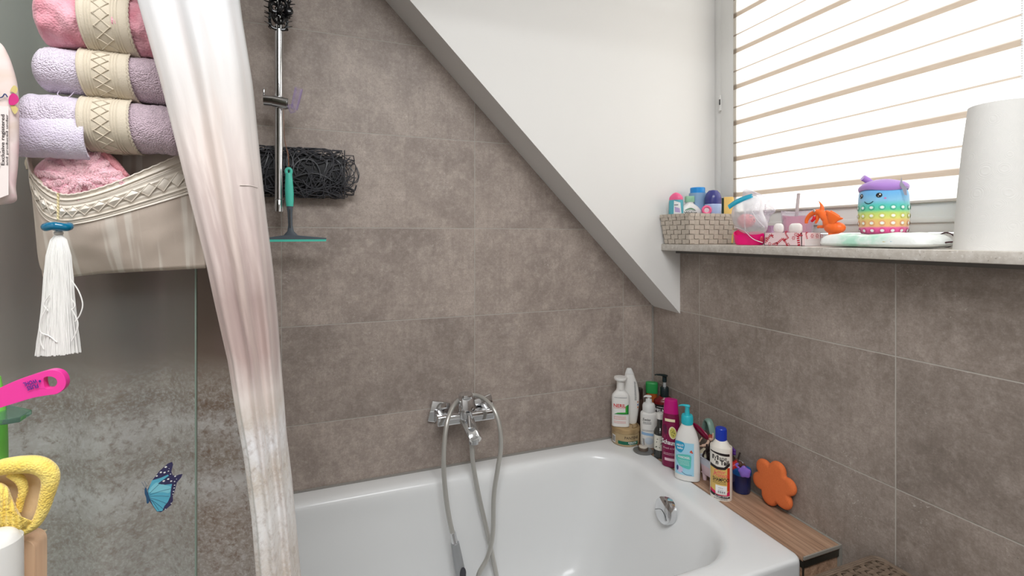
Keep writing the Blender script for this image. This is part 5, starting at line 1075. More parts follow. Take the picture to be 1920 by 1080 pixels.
bpatch(m, [(225, 640), (330, 500), (470, 540), (540, 560), (520, 650), (420, 640)], 2, .0005, 1)
bpatch(m, [(355, 515), (440, 455), (520, 415), (600, 420), (615, 480), (585, 510), (470, 528), (400, 525)], 0, .0006)
for a_, b2 in (((230, 680), (540, 590)), ((235, 700), (520, 700)), ((235, 720), (490, 810)), ((240, 740), (430, 880)), ((230, 660), (500, 420)), ((240, 735), (370, 900))):
    m.tube([bf(*bz_(*a_), .0007), bf(*bz_((a_[0]+b2[0])/2, (a_[1]+b2[1])/2-8), .0007), bf(*bz_(*b2), .0007)], .0002, 4, 4, mi=3)
for q in ((340, 405, 16), (398, 352, 18), (452, 355, 18), (470, 275, 20), (508, 335, 12), (517, 297, 7), (538, 377, 10), (440, 478, 20), (505, 450, 18), (548, 480, 16), (605, 410, 15), (597, 485, 12), (625, 450, 8), (598, 538, 11), (591, 580, 11), (582, 628, 11), (572, 668, 9), (548, 800, 10), (462, 885, 9)):
    bpatch(m, ell(q[0], q[1], q[2], q[2]*.6, 12, -.4), 4, .0008)
bpatch(m, [(165, 590), (190, 580), (205, 640), (235, 720), (225, 790), (195, 800), (185, 720), (165, 660)], 3, .0009, 1)
for a_ in ((120, 490), (160, 480)): m.tube([bf(*bz_(180, 590), .0009), bf(*bz_(a_[0]+25, 535), .0009), bf(*bz_(*a_), .0009)], .0002, 4, 4, mi=3)
obj('butterfly_sticker', m, [ink('wing_dark', (58, 54, 92)), ink('wing_teal', (96, 180, 206)), ink('wing_pale', (134, 206, 222)), ink('vein_blue', (44, 84, 120)), ink('white', (240, 240, 240))], scr, world=True, fix=False, smooth=0, label='blue butterfly sticker with dark white-dotted wing tips')

# curtain -----------------------------------------------------------
LT = [(255, 0), (300, 160), (335, 300), (360, 400), (385, 500), (402, 580), (425, 680), (440, 780), (455, 860), (470, 980), (478, 1080)]
RT = [(441, 0), (462, 130), (475, 260), (490, 400), (503, 500), (513, 600), (520, 700), (527, 780), (532, 850), (543, 940), (556, 1080)]
CY = -.885
def prof(tab, yy):
    P_ = [onY(px, py, yy) for px, py in tab]; P_ = sorted([(v.z, v.x) for v in P_])
    s0 = (P_[1][1]-P_[0][1])/(P_[1][0]-P_[0][0]); s1 = (P_[-1][1]-P_[-3][1])/(P_[-1][0]-P_[-3][0])
    def f(z):
        if z < P_[0][0]: return P_[0][1]+s0*(z-P_[0][0])
        if z > P_[-1][0]: return P_[-1][1]+s1*(z-P_[-1][0])
        for (a_, xa), (b2, xb) in zip(P_, P_[1:]):
            if a_ <= z <= b2: return xa+(xb-xa)*(z-a_)/(b2-a_)
    return f
fl_, fr_ = prof(LT, CY), prof(RT, CY+.03)
ZB, ZT = .625, 2.25; NU, NV = 220, 110
rows_ = [];
for j in range(NV+1):
    z = ZB+(ZT-ZB)*j/NV; xl, xr = fl_(z), fr_(z); gath = min(1, max(0, (z-.7)/1.2))
    key = [Vector((ROOM_L+.012, -.60, 0)), Vector((-1.70, -.625, 0)), Vector((-1.62, -.59, 0)), Vector((-1.54, -.63, 0)), Vector((-1.47, -.60, 0)), Vector((-1.41, -.635, 0)), Vector((xr-.075, -.66, 0)), Vector((xr-.025, -.70, 0)), Vector((xr-.006, -.76, 0)), Vector((xr, -.82, 0)), Vector((xr-.003, CY+.035, 0)), Vector((xr-.10*(xr-xl), CY+.012, 0)),
           Vector((xr-(xr-xl)*.30, CY+.012+.006*math.sin(z*7), 0)), Vector((xr-(xr-xl)*.45, CY-.006, 0)), Vector((xr-(xr-xl)*.62, CY+.004*math.sin(z*5+1), 0)), Vector((xr-(xr-xl)*.8, CY-.004, 0)), Vector((xl+.006, CY, 0)), Vector((xl, CY+.006, 0)), Vector((xl+.006, CY+.014, 0)), Vector((xl+.3*(xr-xl), CY+.020, 0))]
    C_ = catmull(key, 12); d_ = [0]
    for a_, b2 in zip(C_, C_[1:]): d_.append(d_[-1]+(b2-a_).length)
    row = []; k = 0
    # keep the fold line fixed in u: first 60% of the samples = rear part up to the right edge
    kr = 9*12
    for i in range(NU+1):
        u = i/NU; t_ = (u/.6*d_[kr]) if u < .6 else d_[kr]+(u-.6)/.4*(d_[-1]-d_[kr])
        k = 0
        while k < len(d_)-2 and d_[k+1] < t_: k += 1
        q = (t_-d_[k])/max(1e-9, d_[k+1]-d_[k]); v = C_[k].lerp(C_[k+1], min(1, q)); wv = .0022*nz(u*14, z*1.6, 3)+.0012*nz(u*40, z*4, 7)
        row.append(Vector((v.x, v.y+wv, z)))
    rows_.append(row)
m = MB(); m.add([v for r_ in rows_ for v in r_], [(j*(NU+1)+i, j*(NU+1)+i+1, (j+1)*(NU+1)+i+1, (j+1)*(NU+1)+i) for j in range(NV) for i in range(NU)])
uv = [(i/NU, ZB+(ZT-ZB)*j/NV) for j in range(NV+1) for i in range(NU+1)]
t = NT('printed_curtain'); U = t.coord('UV'); su = t.sep(U); P = t.coord()
n1 = t.noise(t.mapping(U, (6, 9, 1)), 1, 4, .6, .8); zz = t.math('ADD', su[1], t.math('MULTIPLY', t.math('SUBTRACT', n1, .5), .10))
zn = t.math('DIVIDE', t.math('SUBTRACT', zz, .6), 1.6)
def zp(z): return (z-.6)/1.6
rear = t.ramp(zn, [(zp(.72), (190, 184, 178)), (zp(.90), (170, 154, 142)), (zp(.955), (222, 217, 214)), (zp(1.0), (158, 142, 128)), (zp(1.05), (214, 208, 204)), (zp(1.09), (150, 132, 118)), (zp(1.12), (176, 162, 150)), (zp(1.17), (138, 118, 106)), (zp(1.30), (128, 108, 98)), (zp(1.42), (116, 102, 92)), (zp(1.56), (110, 102, 90)), (zp(1.66), (98, 98, 82)), (zp(1.78), (94, 94, 78)), (zp(2.1), (110, 108, 98))])
frnt = t.ramp(zn, [(zp(.70), (226, 222, 218)), (zp(.92), (204, 192, 180)), (zp(1.00), (232, 230, 228)), (zp(1.06), (206, 196, 184)), (zp(1.10), (232, 231, 232)), (zp(1.14), (206, 196, 186)), (zp(1.17), (224, 214, 208)), (zp(1.22), (188, 166, 160)), (zp(1.28), (182, 162, 156)), (zp(1.36), (214, 198, 192)), (zp(1.46), (228, 216, 210)), (zp(1.56), (214, 209, 206)), (zp(1.70), (214, 214, 216)), (zp(2.1), (214, 214, 216))])
c = t.mix(t.range(su[0], .56, .62), rear, frnt)
# pinkish/ mauve smears running down the folds of the print
sm = t.noise(t.mapping(U, (13, 2.6, 1)), 1, 4, .6, .5); vmask = t.math('MULTIPLY', t.range(su[1], 1.13, 1.2), t.range(su[1], 1.62, 1.36))
c = t.mix(t.math('MULTIPLY', t.math('MULTIPLY', t.range(sm, .46, .62), vmask), .42), c, lin((146, 120, 118)))
vm2 = t.math('MULTIPLY', t.range(su[0], .60, .72), t.range(su[1], 1.75, 1.45)); c = t.mix(t.math('MULTIPLY', t.math('MULTIPLY', t.range(t.noise(t.mapping(U, (14, 3, 1)), 1, 3), .5, .62), vm2), .45), c, lin((206, 186, 176)))
# stone/fur speckle in the lower part of the print
sp1 = t.noise(t.mapping(P, (1, 1, 1.2)), 170, 6, .72, .2); low = t.range(su[1], 1.17, 1.10)
c = t.mix(t.math('MULTIPLY', t.math('MULTIPLY', t.range(sp1, .42, .68), low), .6), c, lin((232, 230, 230)))
sp2 = t.noise(P, 75, 6, .75, .25); fr2 = t.math('MULTIPLY_ADD', t.range(su[0], .55, .62), -.36, .74)
c = t.mix(t.math('MULTIPLY', t.math('MULTIPLY', t.range(sp2, .46, .68), low), fr2), c, lin((130, 100, 78)))
t.put(t.b.inputs['Base Color'], c); t.b.inputs['Roughness'].default_value = .6; t.b.inputs['Sheen Weight'].default_value = .2
t.bump(t.noise(t.mapping(U, (60, 9, 1)), 1, 4), .25, .0015)
cur = thing('shower_curtain', 'white and brown printed fabric shower curtain wrapped around the glass screen end', 'shower curtain', (-1.4, -.75, ZB))
obj('fabric', m, t.m, cur, world=True, uv=uv, smooth=180, fix=False)
m = MB().tube([rows_[int(NV*(1.44-ZB)/(ZT-ZB))][i]+Vector((0, -.0006, 0)) for i in range(int(NU*.66), int(NU*.76))], .0005, 5); obj('crease', m, mat('crease_shade', (206, 196, 190), .8), cur, world=True)  # slightly darker line, drawing the shade of a cloth crease
obj('curtain_rod', MB().tube([(ROOM_L, -.72, 2.27), (.0, -.72, 2.27)], .012, 16), mat('white_rod', (230, 230, 230), .3), world=True, label='white rod carrying the shower curtain above the tub', cat='rod')

# towel organiser -----------------------------------------------------
PY = -.768
lin_c = NT('cream_cotton'); P = lin_c.coord(); st = lin_c.noise(lin_c.mapping(P, (90, 4, 4)), 1, 2); cc_ = lin_c.mix(lin_c.range(st, .5, .62), lin((214, 198, 184)), lin((236, 226, 214)))
lin_c.put(lin_c.b.inputs['Base Color'], cc_); lin_c.b.inputs['Roughness'].default_value = .8; lin_c.bump(lin_c.noise(P, 900, 2), .3, .0005); cotton = lin_c.m
satin = mat('cream_satin', (236, 226, 212), .32, sheen=.3, bump=(60, .25, .002)); lace = mat('ivory_lace', (212, 200, 180), .7, bump=(700, .6, .0008))
org = thing('towel_organiser', 'cream fabric hanging towel organiser with lace bands in front of the glass', 'towel organiser', (onY(200, 300, PY).x, PY, onY(200, 520, PY).z))
T_ = org
pts = [(-10, 30), (155, 30)]; 
ol = [(150, -420), (156, 60), (155, 200), (100, 258), (52, 266), (55, 300), (66, 340), (66, 420), (74, 480), (80, 519), (385, 503), (392, 400), (385, 250), (385, -420)]
m = MB().poly(ol, lambda a_, b2, d: onY(a_, b2, PY)+Vector((0, d, 0)), .003); obj('back_panel', m, cotton, org, world=True)
m = MB().tube([onY(150, -418, PY), onY(270, -500, PY), onY(385, -418, PY)], .002, 8, 5); m.tube([onY(270, -500, PY), Vector((onY(270, -500, PY).x, GY-.006, 2.055)), Vector((onY(270, -500, PY).x, GY+.006, 2.056)), Vector((onY(270, -500, PY).x, GY+.006, 2.03))], .002, 8)
obj('hanging_cord', m, satin, org, world=True)
# pocket: bulging front between the curved rim and the seam
rim_ = [Vector((px, py, 0)) for px, py in ((52, 268), (58, 318), (84, 350), (118, 366), (160, 362), (215, 345), (280, 318), (335, 294), (388, 270))]
bot_ = [Vector((px, py, 0)) for px, py in ((66, 400), (68, 440), (78, 505), (110, 520), (160, 516), (215, 510), (280, 507), (335, 504), (386, 502))]
rimc, botc = catmull(rim_, 8), catmull(bot_, 8)
def pocket(u, v):     # v: 0 rim, 1 bottom
    k = u*(len(rimc)-1); i = min(int(k), len(rimc)-2); a_ = rimc[i].lerp(rimc[i+1], k-i); b2 = botc[i].lerp(botc[i+1], k-i)
    q = a_.lerp(b2, v); bulge = .004+.058*max(0, math.sin(PI*min(1, u*1.02+.02)))**.6*(1-max(0, v)**2.2)*(1-.1*v)+.003*math.sin(u*21+v*4)*v*(1-v)
    bulge += .0025*nz(u*9, v*5)
    return onY(q.x, q.y, PY-max(.0015, bulge*.75))
m = MB(); m.grid(pocket, 70, 30); pk = obj('pocket', m, cotton, org, world=True, smooth=180, solid=.0012)
# lace band along the rim with raised diamonds
def band(u, v): p_ = pocket(u, v*.36); return p_+Vector((0, -.0016-.0008*math.cos(v*44), 0))
m = MB(); m.grid(band, 90, 26)
for i in range(90):
    u = i/90; w_ = band(u, -.02+.03*math.sin(i*PI/1.5)); 
ed = [band(i/180, -.035+.022*abs(math.sin(i*PI/6)))+Vector((0, -.0008, 0)) for i in range(181)]; m.tube(ed, .0011, 6)
for k in range(15):
    u0_ = .10+k*.062; q = [band(u0_, .55), band(u0_+.031, .38), band(u0_+.062, .55), band(u0_+.031, .74)]; c_ = sum(q, Vector())/4+Vector((0, -.0045, 0))
    m.add([v+Vector((0, -.0006, 0)) for v in q]+[c_], [(0, 1, 4), (1, 2, 4), (2, 3, 4), (3, 0, 4)]); m.tube([v+Vector((0, -.0012, 0)) for v in q], .0007, 5, closed=True)
for v in (.16, .24, .84, .92): m.tube([band(i/60, v)+Vector((0, -.0006, 0)) for i in range(61)], .0006, 5)
obj('lace_trim', m, satin, pk, world=True, smooth=50)
m = MB().tube([onY(52+2*math.sin(i*.9), 262+i*3.6, PY-.004) for i in range(16)]+[rp for rp in [pocket(u, -.01) for u in (.02, .06, .1, .15, .2, .24)]], .0022, 8, 2); obj('side_ruffle', m, lace, org, world=True)
# three strap bands, each holding a rolled towel
RC = -.806; RR = .0315
rolls = []
def roll(name, label, pyl, px0, px1, m1, rr, sag=0, lumps=0, seed=0):
    a_, b2 = onY(px0, pyl, RC), onY(200, pyl, RC); z0 = a_.z; x0_ = a_.x; x1_ = onY(px1, pyl, RC).x; n = 70; K = 54; R = []
    for i in range(n+1):
        t_ = i/n; x = x0_+(x1_-x0_)*t_; e_ = min(t_*(x1_-x0_), (1-t_)*(x1_-x0_)); rr_ = rr*(1-max(0, 1-e_/.018)**2.4*.75); pin = 1-.06*math.exp(-((x-onY(195, pyl, RC).x)/.022)**2)
        ring_ = []
        for k in range(K):
            q = 2*PI*k/K; w_ = 1+.035*math.sin(2*q+seed+x*30)+.03*nz(x*60, math.cos(q)*1.5, math.sin(q)*1.5+seed)+lumps*nz(x*90+seed, math.cos(q)*2.2, math.sin(q)*2.2)
            g_ = -.10*math.exp(-((q-(3.9+seed*.3+x*4))/.10)**2)          # outer wrap edge
            r3 = rr_*pin*(w_+g_)+.0009*nz(x*700, q*22, seed)
            ring_.append(Vector((x, RC+r3*math.cos(q), z0+r3*math.sin(q)-sag*t_)))
        R.append(ring_)
    m = MB().loft(R); T = thing(name, label, 'towel', ((x0_+x1_)/2, RC, z0-rr)); obj('terry', m, m1, T, world=True, smooth=180); 
    return T, z0, x0_, x1_
lil = terry_mat('lilac_terry', (232, 224, 238), (222, 210, 230)); mau = terry_mat('mauve_terry', (196, 172, 190), (180, 156, 176)); pnk = terry_mat('pink_terry', (238, 176, 188), (222, 142, 156), 200)
hemm = mat('satin_hem_lilac', (222, 208, 228), .6, bump=(500, .3, .0005))
t = NT('two_tone_lilac_terry'); P = t.coord(); sx = t.sep(P)[0]; v_ = t.add('ShaderNodeTexVoronoi'); v_.inputs['Scale'].default_value = 560; t.l.new(P, v_.inputs['Vector'])
t.put(t.b.inputs['Base Color'], t.mix(t.range(sx, -.006, .006), lin((230, 218, 234)), lin((208, 184, 196)))); t.b.inputs['Roughness'].default_value = .95; t.b.inputs['Sheen Weight'].default_value = .4; t.bump(t.math('SUBTRACT', 1., v_.outputs['Distance']), .9, .002); two = t.m
Ta = roll('rolled_towel', 'pink rolled washcloth in the topmost band of the organiser', 30, 72, 345, pnk, .037, .004, .14, 1)
Tb = roll('rolled_towel', 'lilac rolled washcloth in the middle band, hanging thread at its left end', 128, 66, 352, two, .0285, .004, .03, 2)
Tc = roll('rolled_towel', 'lilac and mauve washcloth in the lowest band above the pocket', 222, 36, 362, two, .0315, .004, .05, 4)
m = MB().tube([Vector((Tb[2]+.030, RC-.012, Tb[1]-.026)), Vector((Tb[2]+.028, RC-.014, Tb[1]-.034)), Vector((Tb[2]+.038, RC-.014, Tb[1]-.036)), Vector((Tb[2]+.044, RC-.012, Tb[1]-.027))], .0005, 5, 6); obj('thread', m, hemm, Tb[0], world=True)
def folded(T, x0, x1, z, rr, m_):
    m = MB(); m.grid(lambda u, v: Vector((x0+(x1-x0)*u, RC-(rr*1.06)*math.sin(.15+v*2.5), z-rr*.45+rr*1.35*math.cos(.3+v*2.45)*.85+.0015*nz(u*9, v*5))), 24, 20)
    obj('folded_edge', m, m_, T, world=True, smooth=180, solid=.003)
folded(Tc[0], Tc[2]-.002, Tc[2]+.076, Tc[1]-.001, .0312, terry_mat('lilac_terry', (232, 224, 238), (222, 210, 230)))
for nm, TT, rr in (('a', Ta, .037), ('b', Tb, .0285), ('c', Tc, .0315)):
    z0 = TT[1]-.002; xb0, xb1 = onY(146, 128, RC-rr).x, onY(240, 128, RC-rr).x
    def sb(u, v, o=0):
        q = math.radians(78+204*v); ry_ = rr*1.04+.0015+o; sc2 = .004*math.sin(PI*min(1, max(0, u)))
        return Vector((xb0+(xb1-xb0)*u+.010*(v-.5), RC+ry_*math.cos(q)+sc2*0, z0+ry_*1.02*math.sin(q)))
    m = MB().grid(sb, 20, 40)
    for uu in (.14, .20, .26, .66, .72, .78): m.tube([sb(uu, i/30, .0004) for i in range(31)], .00045, 5)
    for sgn in (1, -1): m.tube([sb(.46+sgn*.16*(1 if i % 2 else -1), i/10, .0009) for i in range(11)], .0007, 5)
    m.tube([sb(1.0+.018*abs(math.sin(i*PI/4)), i/96, .0003) for i in range(97)], .0009, 5); m.tube([sb(.0, i/30, .0002) for i in range(31)], .0008, 5)
    obj('strap', m, lace, org, world=True, smooth=60, solid=.0008)
# pink towel in the pocket
TP = thing('folded_towel', 'fluffy pink washcloth tucked into the organiser pocket', 'towel', onY(150, 340, -.79)); pts = [(62, 322), (80, 300), (110, 286), (140, 274), (168, 270), (192, 274), (212, 296), (238, 322), (250, 345), (200, 375), (140, 392), (100, 378), (74, 348)]
def fluff(x, y): return .0035*nz(x*.06, y*.06)+.0016*nz(x*.35, y*.35)
m = MB().pillow(sm2(pts, 6), (150, 330), lambda x, y, d: onY(x, y, -.795-d), .020, .004, rings=40, p=3, rough=fluff); obj('terry', m, terry_mat('rose_fluff', (244, 196, 206), (232, 166, 182), 170), TP, world=True, smooth=180)
m = MB().pillow([(165, 271), (188, 270), (196, 278), (222, 302), (244, 330), (236, 334), (214, 316), (190, 290)], (203, 300), lambda x, y, d: onY(x, y, -.803-d), .007, .007, rings=8, p=3, rough=lambda x, y: .001*nz(x*.3, y*.3)); obj('folded_flap', m, terry_mat('salmon_terry', (234, 160, 168), (222, 140, 150), 220), TP, world=True, smooth=180)
m = MB(); rn = random.Random(21)
for k in range(7000):
    a_ = rn.uniform(0, 2*PI); q_ = rn.random()**.5*.90; i = int(a_/(2*PI)*len(pts)) % len(pts); o_ = pts[i]; x = 150+(o_[0]-150)*q_+rn.uniform(-4, 4); y = 330+(o_[1]-330)*q_+rn.uniform(-4, 4)
    d_ = .020*max(0, 1-q_**3)**.5+fluff(x, y)-.001; dx_, dy_ = 3*nz(x*.05, y*.05, 5)*2+rn.uniform(-1.5, 1.5), rn.uniform(2, 6)
    m.tube([onY(x, y, -.795-d_), onY(x+dx_*.5, y+dy_*.3, -.795-d_-.0018), onY(x+dx_, y+dy_, -.795-d_-.0010)], lambda q: .0008-.0003*q, 4)
obj('pile_loops', m, mat('rose_tuft', (250, 206, 214), .9, sheen=.5), TP, world=True, kind='stuff')
# tassel
ty = -.835; m = MB(); cp = [onY(109, 364, ty+.002), onY(109, 385, ty), onY(109, 412, ty)]
for ph in (0, PI): m.tube([onY(109+1.2*math.sin(i*1.1+ph), 362+i*2.1, ty-.0008*math.cos(i*1.1+ph)) for i in range(25)], .0009, 6)
ta = thing('tassel', 'white silky tassel with a blue glass ring bead hanging from the organiser pocket', 'tassel', onY(109, 660, ty)); obj('cord', m, mat('gold_cream_cord', (222, 206, 160), .5), ta, world=True)
c_ = onY(108, 425, ty); s_ = depth(c_)/FPX
m = MB().tube([c_+Vector((16*s_*math.cos(q), 12*s_*math.sin(q), 1.2*s_*math.sin(3*q))) for q in [2*PI*k/36 for k in range(36)]], 7.5*s_, 16, closed=True)
obj('ring_bead', m, mat('teal_glass', (0, 128, 170), .06, trans=.35, coat=.5), ta, world=True, label='teal blue glass bead')
obj('small_bead', MB().lathe([(.0003, -5*s_), (6*s_, -3*s_), (7*s_, 0), (6*s_, 3*s_), (.0003, 5*s_)], 16, M=Matrix.Translation(onY(110, 437, ty))), mat('clear_bead', (226, 222, 214), .1, trans=.4), ta, world=True)
m = MB(); rn = random.Random(8); core = [(441, 5), (450, 11), (480, 17), (520, 20), (560, 22), (600, 25), (640, 29), (662, 31)]
m.loft([[onY(110, py, ty)+Vector((w_*s_*math.cos(q)*.92, w_*s_*.6*math.sin(q), 0)) for q in [2*PI*k/28 for k in range(28)]] for py, w_ in core])
for k in range(170):
    a_ = rn.uniform(0, 2*PI); e_ = rn.uniform(.9, 1.05); m.tube([onY(110+rn.uniform(-1, 1)*.3, py, ty)+Vector((w_*s_*e_*math.cos(a_+.05*math.sin(py*.05+k)), w_*s_*.62*e_*math.sin(a_), -rn.uniform(0, 2)*s_*(py > 650))) for py, w_ in core], .00055, 4)
obj('fringe', m, mat('white_silk', (240, 238, 234), .45, sheen=.3), ta, world=True, smooth=60)
m = MB()
for pth in (((132, 523), (147, 545), (155, 570), (150, 590), (141, 603)), ((93, 553), (82, 570), (90, 582)), ((89, 575), (76, 600), (76, 622), (92, 630), (107, 642)), ((133, 560), (141, 572), (134, 582)), ((134, 578), (146, 605), (142, 625), (134, 640)), ((78, 622), (76, 640), (82, 655))):
    m.tube([onY(px, py, ty-.012) for px, py in pth], .0007, 6, 6)
obj('loose_threads', m, mat('white_silk', (240, 238, 234), .45, sheen=.3), ta, world=True)

# quilted floral case at the left edge
QY = -.86
t = NT('floral_quilt'); P = t.coord(); nn = t.noise(P, 16, 3, .5, 1); c = t.ramp(nn, [(.3, (222, 176, 184)), (.45, (228, 210, 206)), (.6, (218, 198, 186)), (.72, (216, 150, 168))])
t.put(t.b.inputs['Base Color'], c); t.b.inputs['Roughness'].default_value = .85; t.bump(t.noise(P, 60, 2), .4, .002)
Q = thing('quilted_case', 'quilted pink floral fabric case with black print, cut by the left picture edge', 'fabric case', onY(-30, 384, QY))
pts = [(-110, 50), (-40, 55), (0, 80), (14, 100), (24, 125), (33, 160), (36, 200), (36, 260), (34, 310), (30, 350), (31, 376), (10, 383), (-20, 385), (-110, 388)]
m = MB().pillow(sm2(pts, 5), (-35, 230), lambda x, y, d: onY(x, y, QY-d), .012, .010, rings=16, p=5, rough=lambda x, y: -.0016*math.exp(-((y-264)/3)**2)); obj('body', m, t.m, Q, world=True, smooth=180)
def qf(px, py, o=0): 
    q = .9; return onY(px, py, QY-.0135-o)
m = MB(); m.add([qf(px, py) for px, py in ((-60, 195), (-2, 198), (16, 200), (16, 365), (-2, 372), (-60, 370))], [(0, 1, 2, 3, 4, 5)], 0)
fn = lambda u, v: qf(u, v, .0006)
text(m, 'Exclusive registered', lambda u, v: fn(6+(-v), 262-u), 0, 0, 95, 9, mi=1, bold=.01); text(m, 'and produced under', lambda u, v: fn(13.5+(-v)*.8, 262-u), 0, 0, 96, 7, mi=1, bold=.01); text(m, 'Quality', lambda u, v: fn(-3+(-v), 300-u), 0, 0, 40, 8, mi=1, bold=.01)
m.tube([fn(-6, 184), fn(4, 182), fn(9, 176), fn(14, 182)], .0006, 5, 5, mi=2)
obj('printed_label', m, [ink('tag_white', (236, 224, 220)), ink('near_black', (34, 24, 26)), ink('navy', (52, 66, 116))], Q, world=True, fix=False, smooth=0)
m = MB()
def qp(pts_, mi, d=.0): tri = tessellate_polygon([[Vector((a_, b2, 0)) for a_, b2 in pts_]]); m.add([onY(a_, b2, QY-.0105-d) for a_, b2 in pts_], [tuple(x) for x in tri], mi)
qp(sm2([(17, 182), (24, 175), (33, 180), (35, 190), (26, 197), (17, 195)], 4), 0, .002); qp(sm2([(19, 170), (26, 160), (33, 166), (30, 175), (23, 172)], 4), 1, .001); qp(sm2([(20, 197), (28, 198), (34, 205), (28, 214), (22, 206)], 4), 1, .001)
obj('flower_print', m, [ink('fuchsia', (204, 44, 124)), ink('olive_gold', (206, 188, 122))], Q, world=True, fix=False, smooth=0)
m = MB().tube([onY(-45, 60, QY), onY(-45, -80, QY), Vector((onY(-45, -200, QY).x, GY-.01, 2.05)), Vector((onY(-45, -200, QY).x, GY+.006, 2.058)), Vector((onY(-45, -200, QY).x, GY+.008, 2.03))], .002, 8, 5); obj('hanging_loop', m, mat('pink_ribbon', (236, 190, 196), .6), Q, world=True)

# glass shelves on the left wall
SH1, SH2 = 1.158, .862
gs = mat('green_glass', (168, 206, 188), .04, trans=.85, ior=1.3)
p1, p2, p3, p4 = onZ(60, 768, SH1), onZ(10, 757, SH1), onZ(0, 788, SH1), onZ(38, 782, SH1)
m = MB().poly([(ROOM_L, -.80), (p2.x, p2.y), (p1.x, p1.y), (p4.x, p4.y), (p3.x, p3.y), (ROOM_L, p3.y-.01)], lambda a_, b2, d: Vector((a_, b2, SH1-.006+d)), .006)
obj('glass_shelf', m, gs, world=True, bev=.0008, label='pale green glass corner shelf under the pink handled file', cat='shelf')
m = MB().poly([(ROOM_L, -.775), (-1.56, -.775), (-1.50, -.90), (-1.43, -1.02), (ROOM_L, -1.04)], lambda a_, b2, d: Vector((a_, b2, SH2-.006+d)), .006)
obj('glass_shelf', m, gs, world=True, bev=.0008, label='lower glass shelf carrying the white bottle and wooden brush', cat='shelf')
# pink foot file
fz = -.90; T = thing('foot_file', 'pink plastic foot file lying on the upper glass shelf, handle hole to the right', 'foot file', onY(40, 745, fz))
out = sm2([(-90, 775), (-40, 748), (0, 727), (25, 716), (50, 707), (78, 698), (98, 694), (115, 699), (123, 713), (121, 727), (108, 738), (90, 741), (62, 746), (35, 754), (0, 765), (-40, 782), (-80, 800)], 4)
hole = sm2([(82, 709), (94, 706), (104, 710), (107, 718), (101, 726), (88, 729), (83, 724)], 4)
m = MB(); tri = tessellate_polygon([[Vector((a_, b2, 0)) for a_, b2 in out], [Vector((a_, b2, 0)) for a_, b2 in hole]]); al = out+hole; n = len(al)
V = [onY(a_, b2, fz) for a_, b2 in al]+[onY(a_, b2, fz)+Vector((0, .009, 0)) for a_, b2 in al]; F = [tuple(x) for x in tri]+[tuple(i+n for i in reversed(x)) for x in tri]
for st_, ln in ((0, len(out)), (len(out), len(hole))): F += [(st_+i, st_+(i+1) % ln, st_+(i+1) % ln+n, st_+i+n) for i in range(ln)]
m.add(V, F); obj('handle', m, mat('hot_pink_plastic', (246, 62, 164), .3), T, world=True, bev=.0016)
m = MB(); ta_ = math.radians(198); fn = lambda u, v: onY(60+u*math.cos(-.28+PI)-v*math.sin(-.28+PI), 722+u*math.sin(-.28+PI)+v*math.cos(-.28+PI), fz-.0018)
text(m, 'FUSS', lambda u, v: fn(u, -v-4), 0, 0, 22, 8, bold=.03, mi=0); text(m, 'WOHL', lambda u, v: fn(u+2, -v+5), 0, 0, 27, 8, bold=.03, mi=0); patch(m, fn, ell(-16, 3, 2.5, 2.5, 8), 0)
obj('print', m, ink('indigo', (74, 44, 140)), T, world=True, fix=False, smooth=0)
m = MB()
for i in range(7):
    for j in range(3): q = onY(-4-i*6, 745+i*3+j*6-2, fz-.0004); m.lathe([(.0012, 0), (.0008, .0005), (.0001, .0006)], 8, M=Matrix.Translation(q) @ Matrix.Rotation(PI/2, 4, 'X'))
obj('grip_dots', m, mat('hot_pink_plastic', (246, 62, 164), .3), T, world=True)
# green bottle behind the shelf
gp = Vector((onY(-4, 760, -.800).x, -.800, SH2+.0004)); gr = 14*depth(gp)/FPX; gh = ztop(gp, 706)
T = thing('spray_bottle', 'bright green bottle at the left picture edge behind the upper glass shelf', 'bottle', gp); obj('body', Body([(0, gr*.9, gr*.9), (.004, gr, gr), (gh*.5, gr, gr), (gh*.8, gr*.95, gr*.95), (gh*.93, gr*.6, gr*.6), (gh, gr*.3, gr*.3)]).mesh(), mat('bright_green_plastic', (132, 212, 92), .3), T)
# yellow terry cloth with opening
YY = -.955; yel = terry_mat('yellow_terry', (250, 226, 128), (240, 206, 96), 230); T = thing('washing_mitt', 'yellow terry washing mitt with pale peach lining, open end up, at the left edge', 'washing mitt', onY(40, 1005, YY))
m = MB().pillow(sm2([(-50, 890), (0, 885), (40, 880), (82, 886), (90, 905), (80, 945), (62, 980), (30, 990), (-50, 980)], 5), (20, 935), lambda x, y, d: onY(x, y, YY+.008-d), .004, .006, rings=8); obj('lining', m, mat('peach_lining', (250, 222, 186), .7, bump=(60, .4, .003)), T, world=True, smooth=180)
m = MB(); ringp = [(-50, 876), (-15, 880), (8, 875), (40, 871), (70, 872), (90, 884), (95, 902), (88, 930), (80, 958), (66, 982), (44, 996), (26, 1004)]
m.tube([onY(px, py, YY-.006) for px, py in ringp], lambda q: .0062+.002*math.sin(q*5), 14, 8); m.tube([onY(px, py, YY-.003) for px, py in ((20, 886), (38, 900), (44, 918), (38, 942), (34, 960))], lambda q: .0045-.0015*q, 10, 6)
obj('rolled_cuff', m, yel, T, world=True, smooth=180)
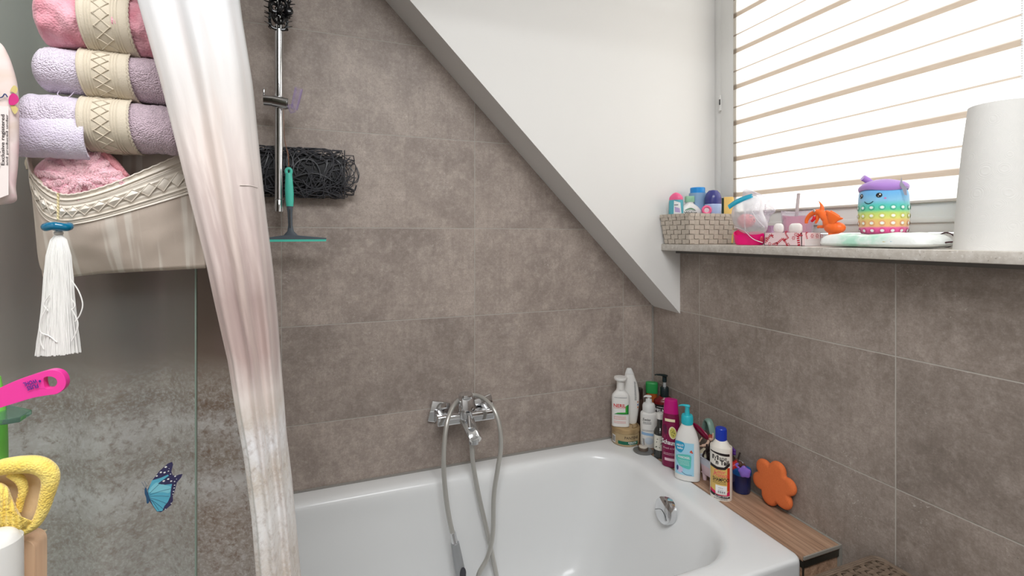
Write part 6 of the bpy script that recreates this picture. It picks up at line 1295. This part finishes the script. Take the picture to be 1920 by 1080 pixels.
m = MB().pillow(sm2([(-60, 905), (-10, 903), (14, 912), (26, 940), (44, 972), (62, 978), (48, 996), (24, 1010), (-10, 990), (-60, 985)], 6), (5, 955), lambda x, y, d: onY(x, y, YY-.004-d), .013, .004, rings=20, p=3, rough=lambda x, y: .0012*math.sin(x*.55)+.0012*nz(x*.2, y*.2)); obj('outside', m, yel, T, world=True, smooth=180)
m = MB().tube([onY(-40, 880, YY), onY(-60, 840, YY), Vector((ROOM_L, YY, onY(-60, 830, YY).z))], .0025, 8); obj('hook', m, chrome(), T, world=True)
# white bottle and wooden brush on the lower shelf
wp = Vector((onY(-12, 1040, -.985).x, -.985, SH2+.0004)); wr = 40*depth(wp)/FPX; wh = ztop(wp, 998)
T = thing('lotion_bottle', 'plain white rounded bottle in the bottom left picture corner', 'bottle', wp); obj('body', Body([(0, wr*.9, wr*.9), (.004, wr, wr), (wh-.03, wr, wr), (wh-.012, wr*.94, wr*.94), (wh-.003, wr*.7, wr*.7), (wh, wr*.3, wr*.3)]).mesh(), white_pl, T)
wd = wood_mat('light_beech', 2, (240, 204, 170), (234, 192, 156), (222, 176, 138)); bpz = Vector((0, 0, 0)); wy = -.955
T = thing('nail_brush', 'light wooden brush with rounded top beside the white bottle, bottom left corner', 'brush', Vector((onY(40, 1060, wy).x, wy, SH2)))
xw0, xw1 = onY(12, 1050, wy).x, onY(65, 1050, wy).x; zt2 = onY(40, 1014, wy).z
m = MB().poly([(xw0, SH2+.0005), (xw1, SH2+.0005)]+[(xw1-.010+.010*math.cos(q), zt2-.012+.012*math.sin(q)) for q in [PI/2*k/8 for k in range(9)]]+[(xw0+.010-.010*math.sin(q), zt2-.012+.012*math.cos(q)) for q in [PI/2*k/8 for k in range(9)]], lambda a_, b2, d: Vector((a_, wy+d, b2)), .022)
obj('body', m, wd, T, world=True, bev=.002)
m = MB()
for i in range(9):
    for j in range(14): m.tube([(xw0+.006+i*(xw1-xw0-.012)/8, wy+.021, SH2+.006+j*(zt2-SH2-.016)/13), (xw0+.006+i*(xw1-xw0-.012)/8, wy+.034, SH2+.006+j*(zt2-SH2-.016)/13)], .0008, 5)
obj('bristles', m, mat('pale_bristles', (222, 206, 176), .7), T, world=True, kind='stuff')
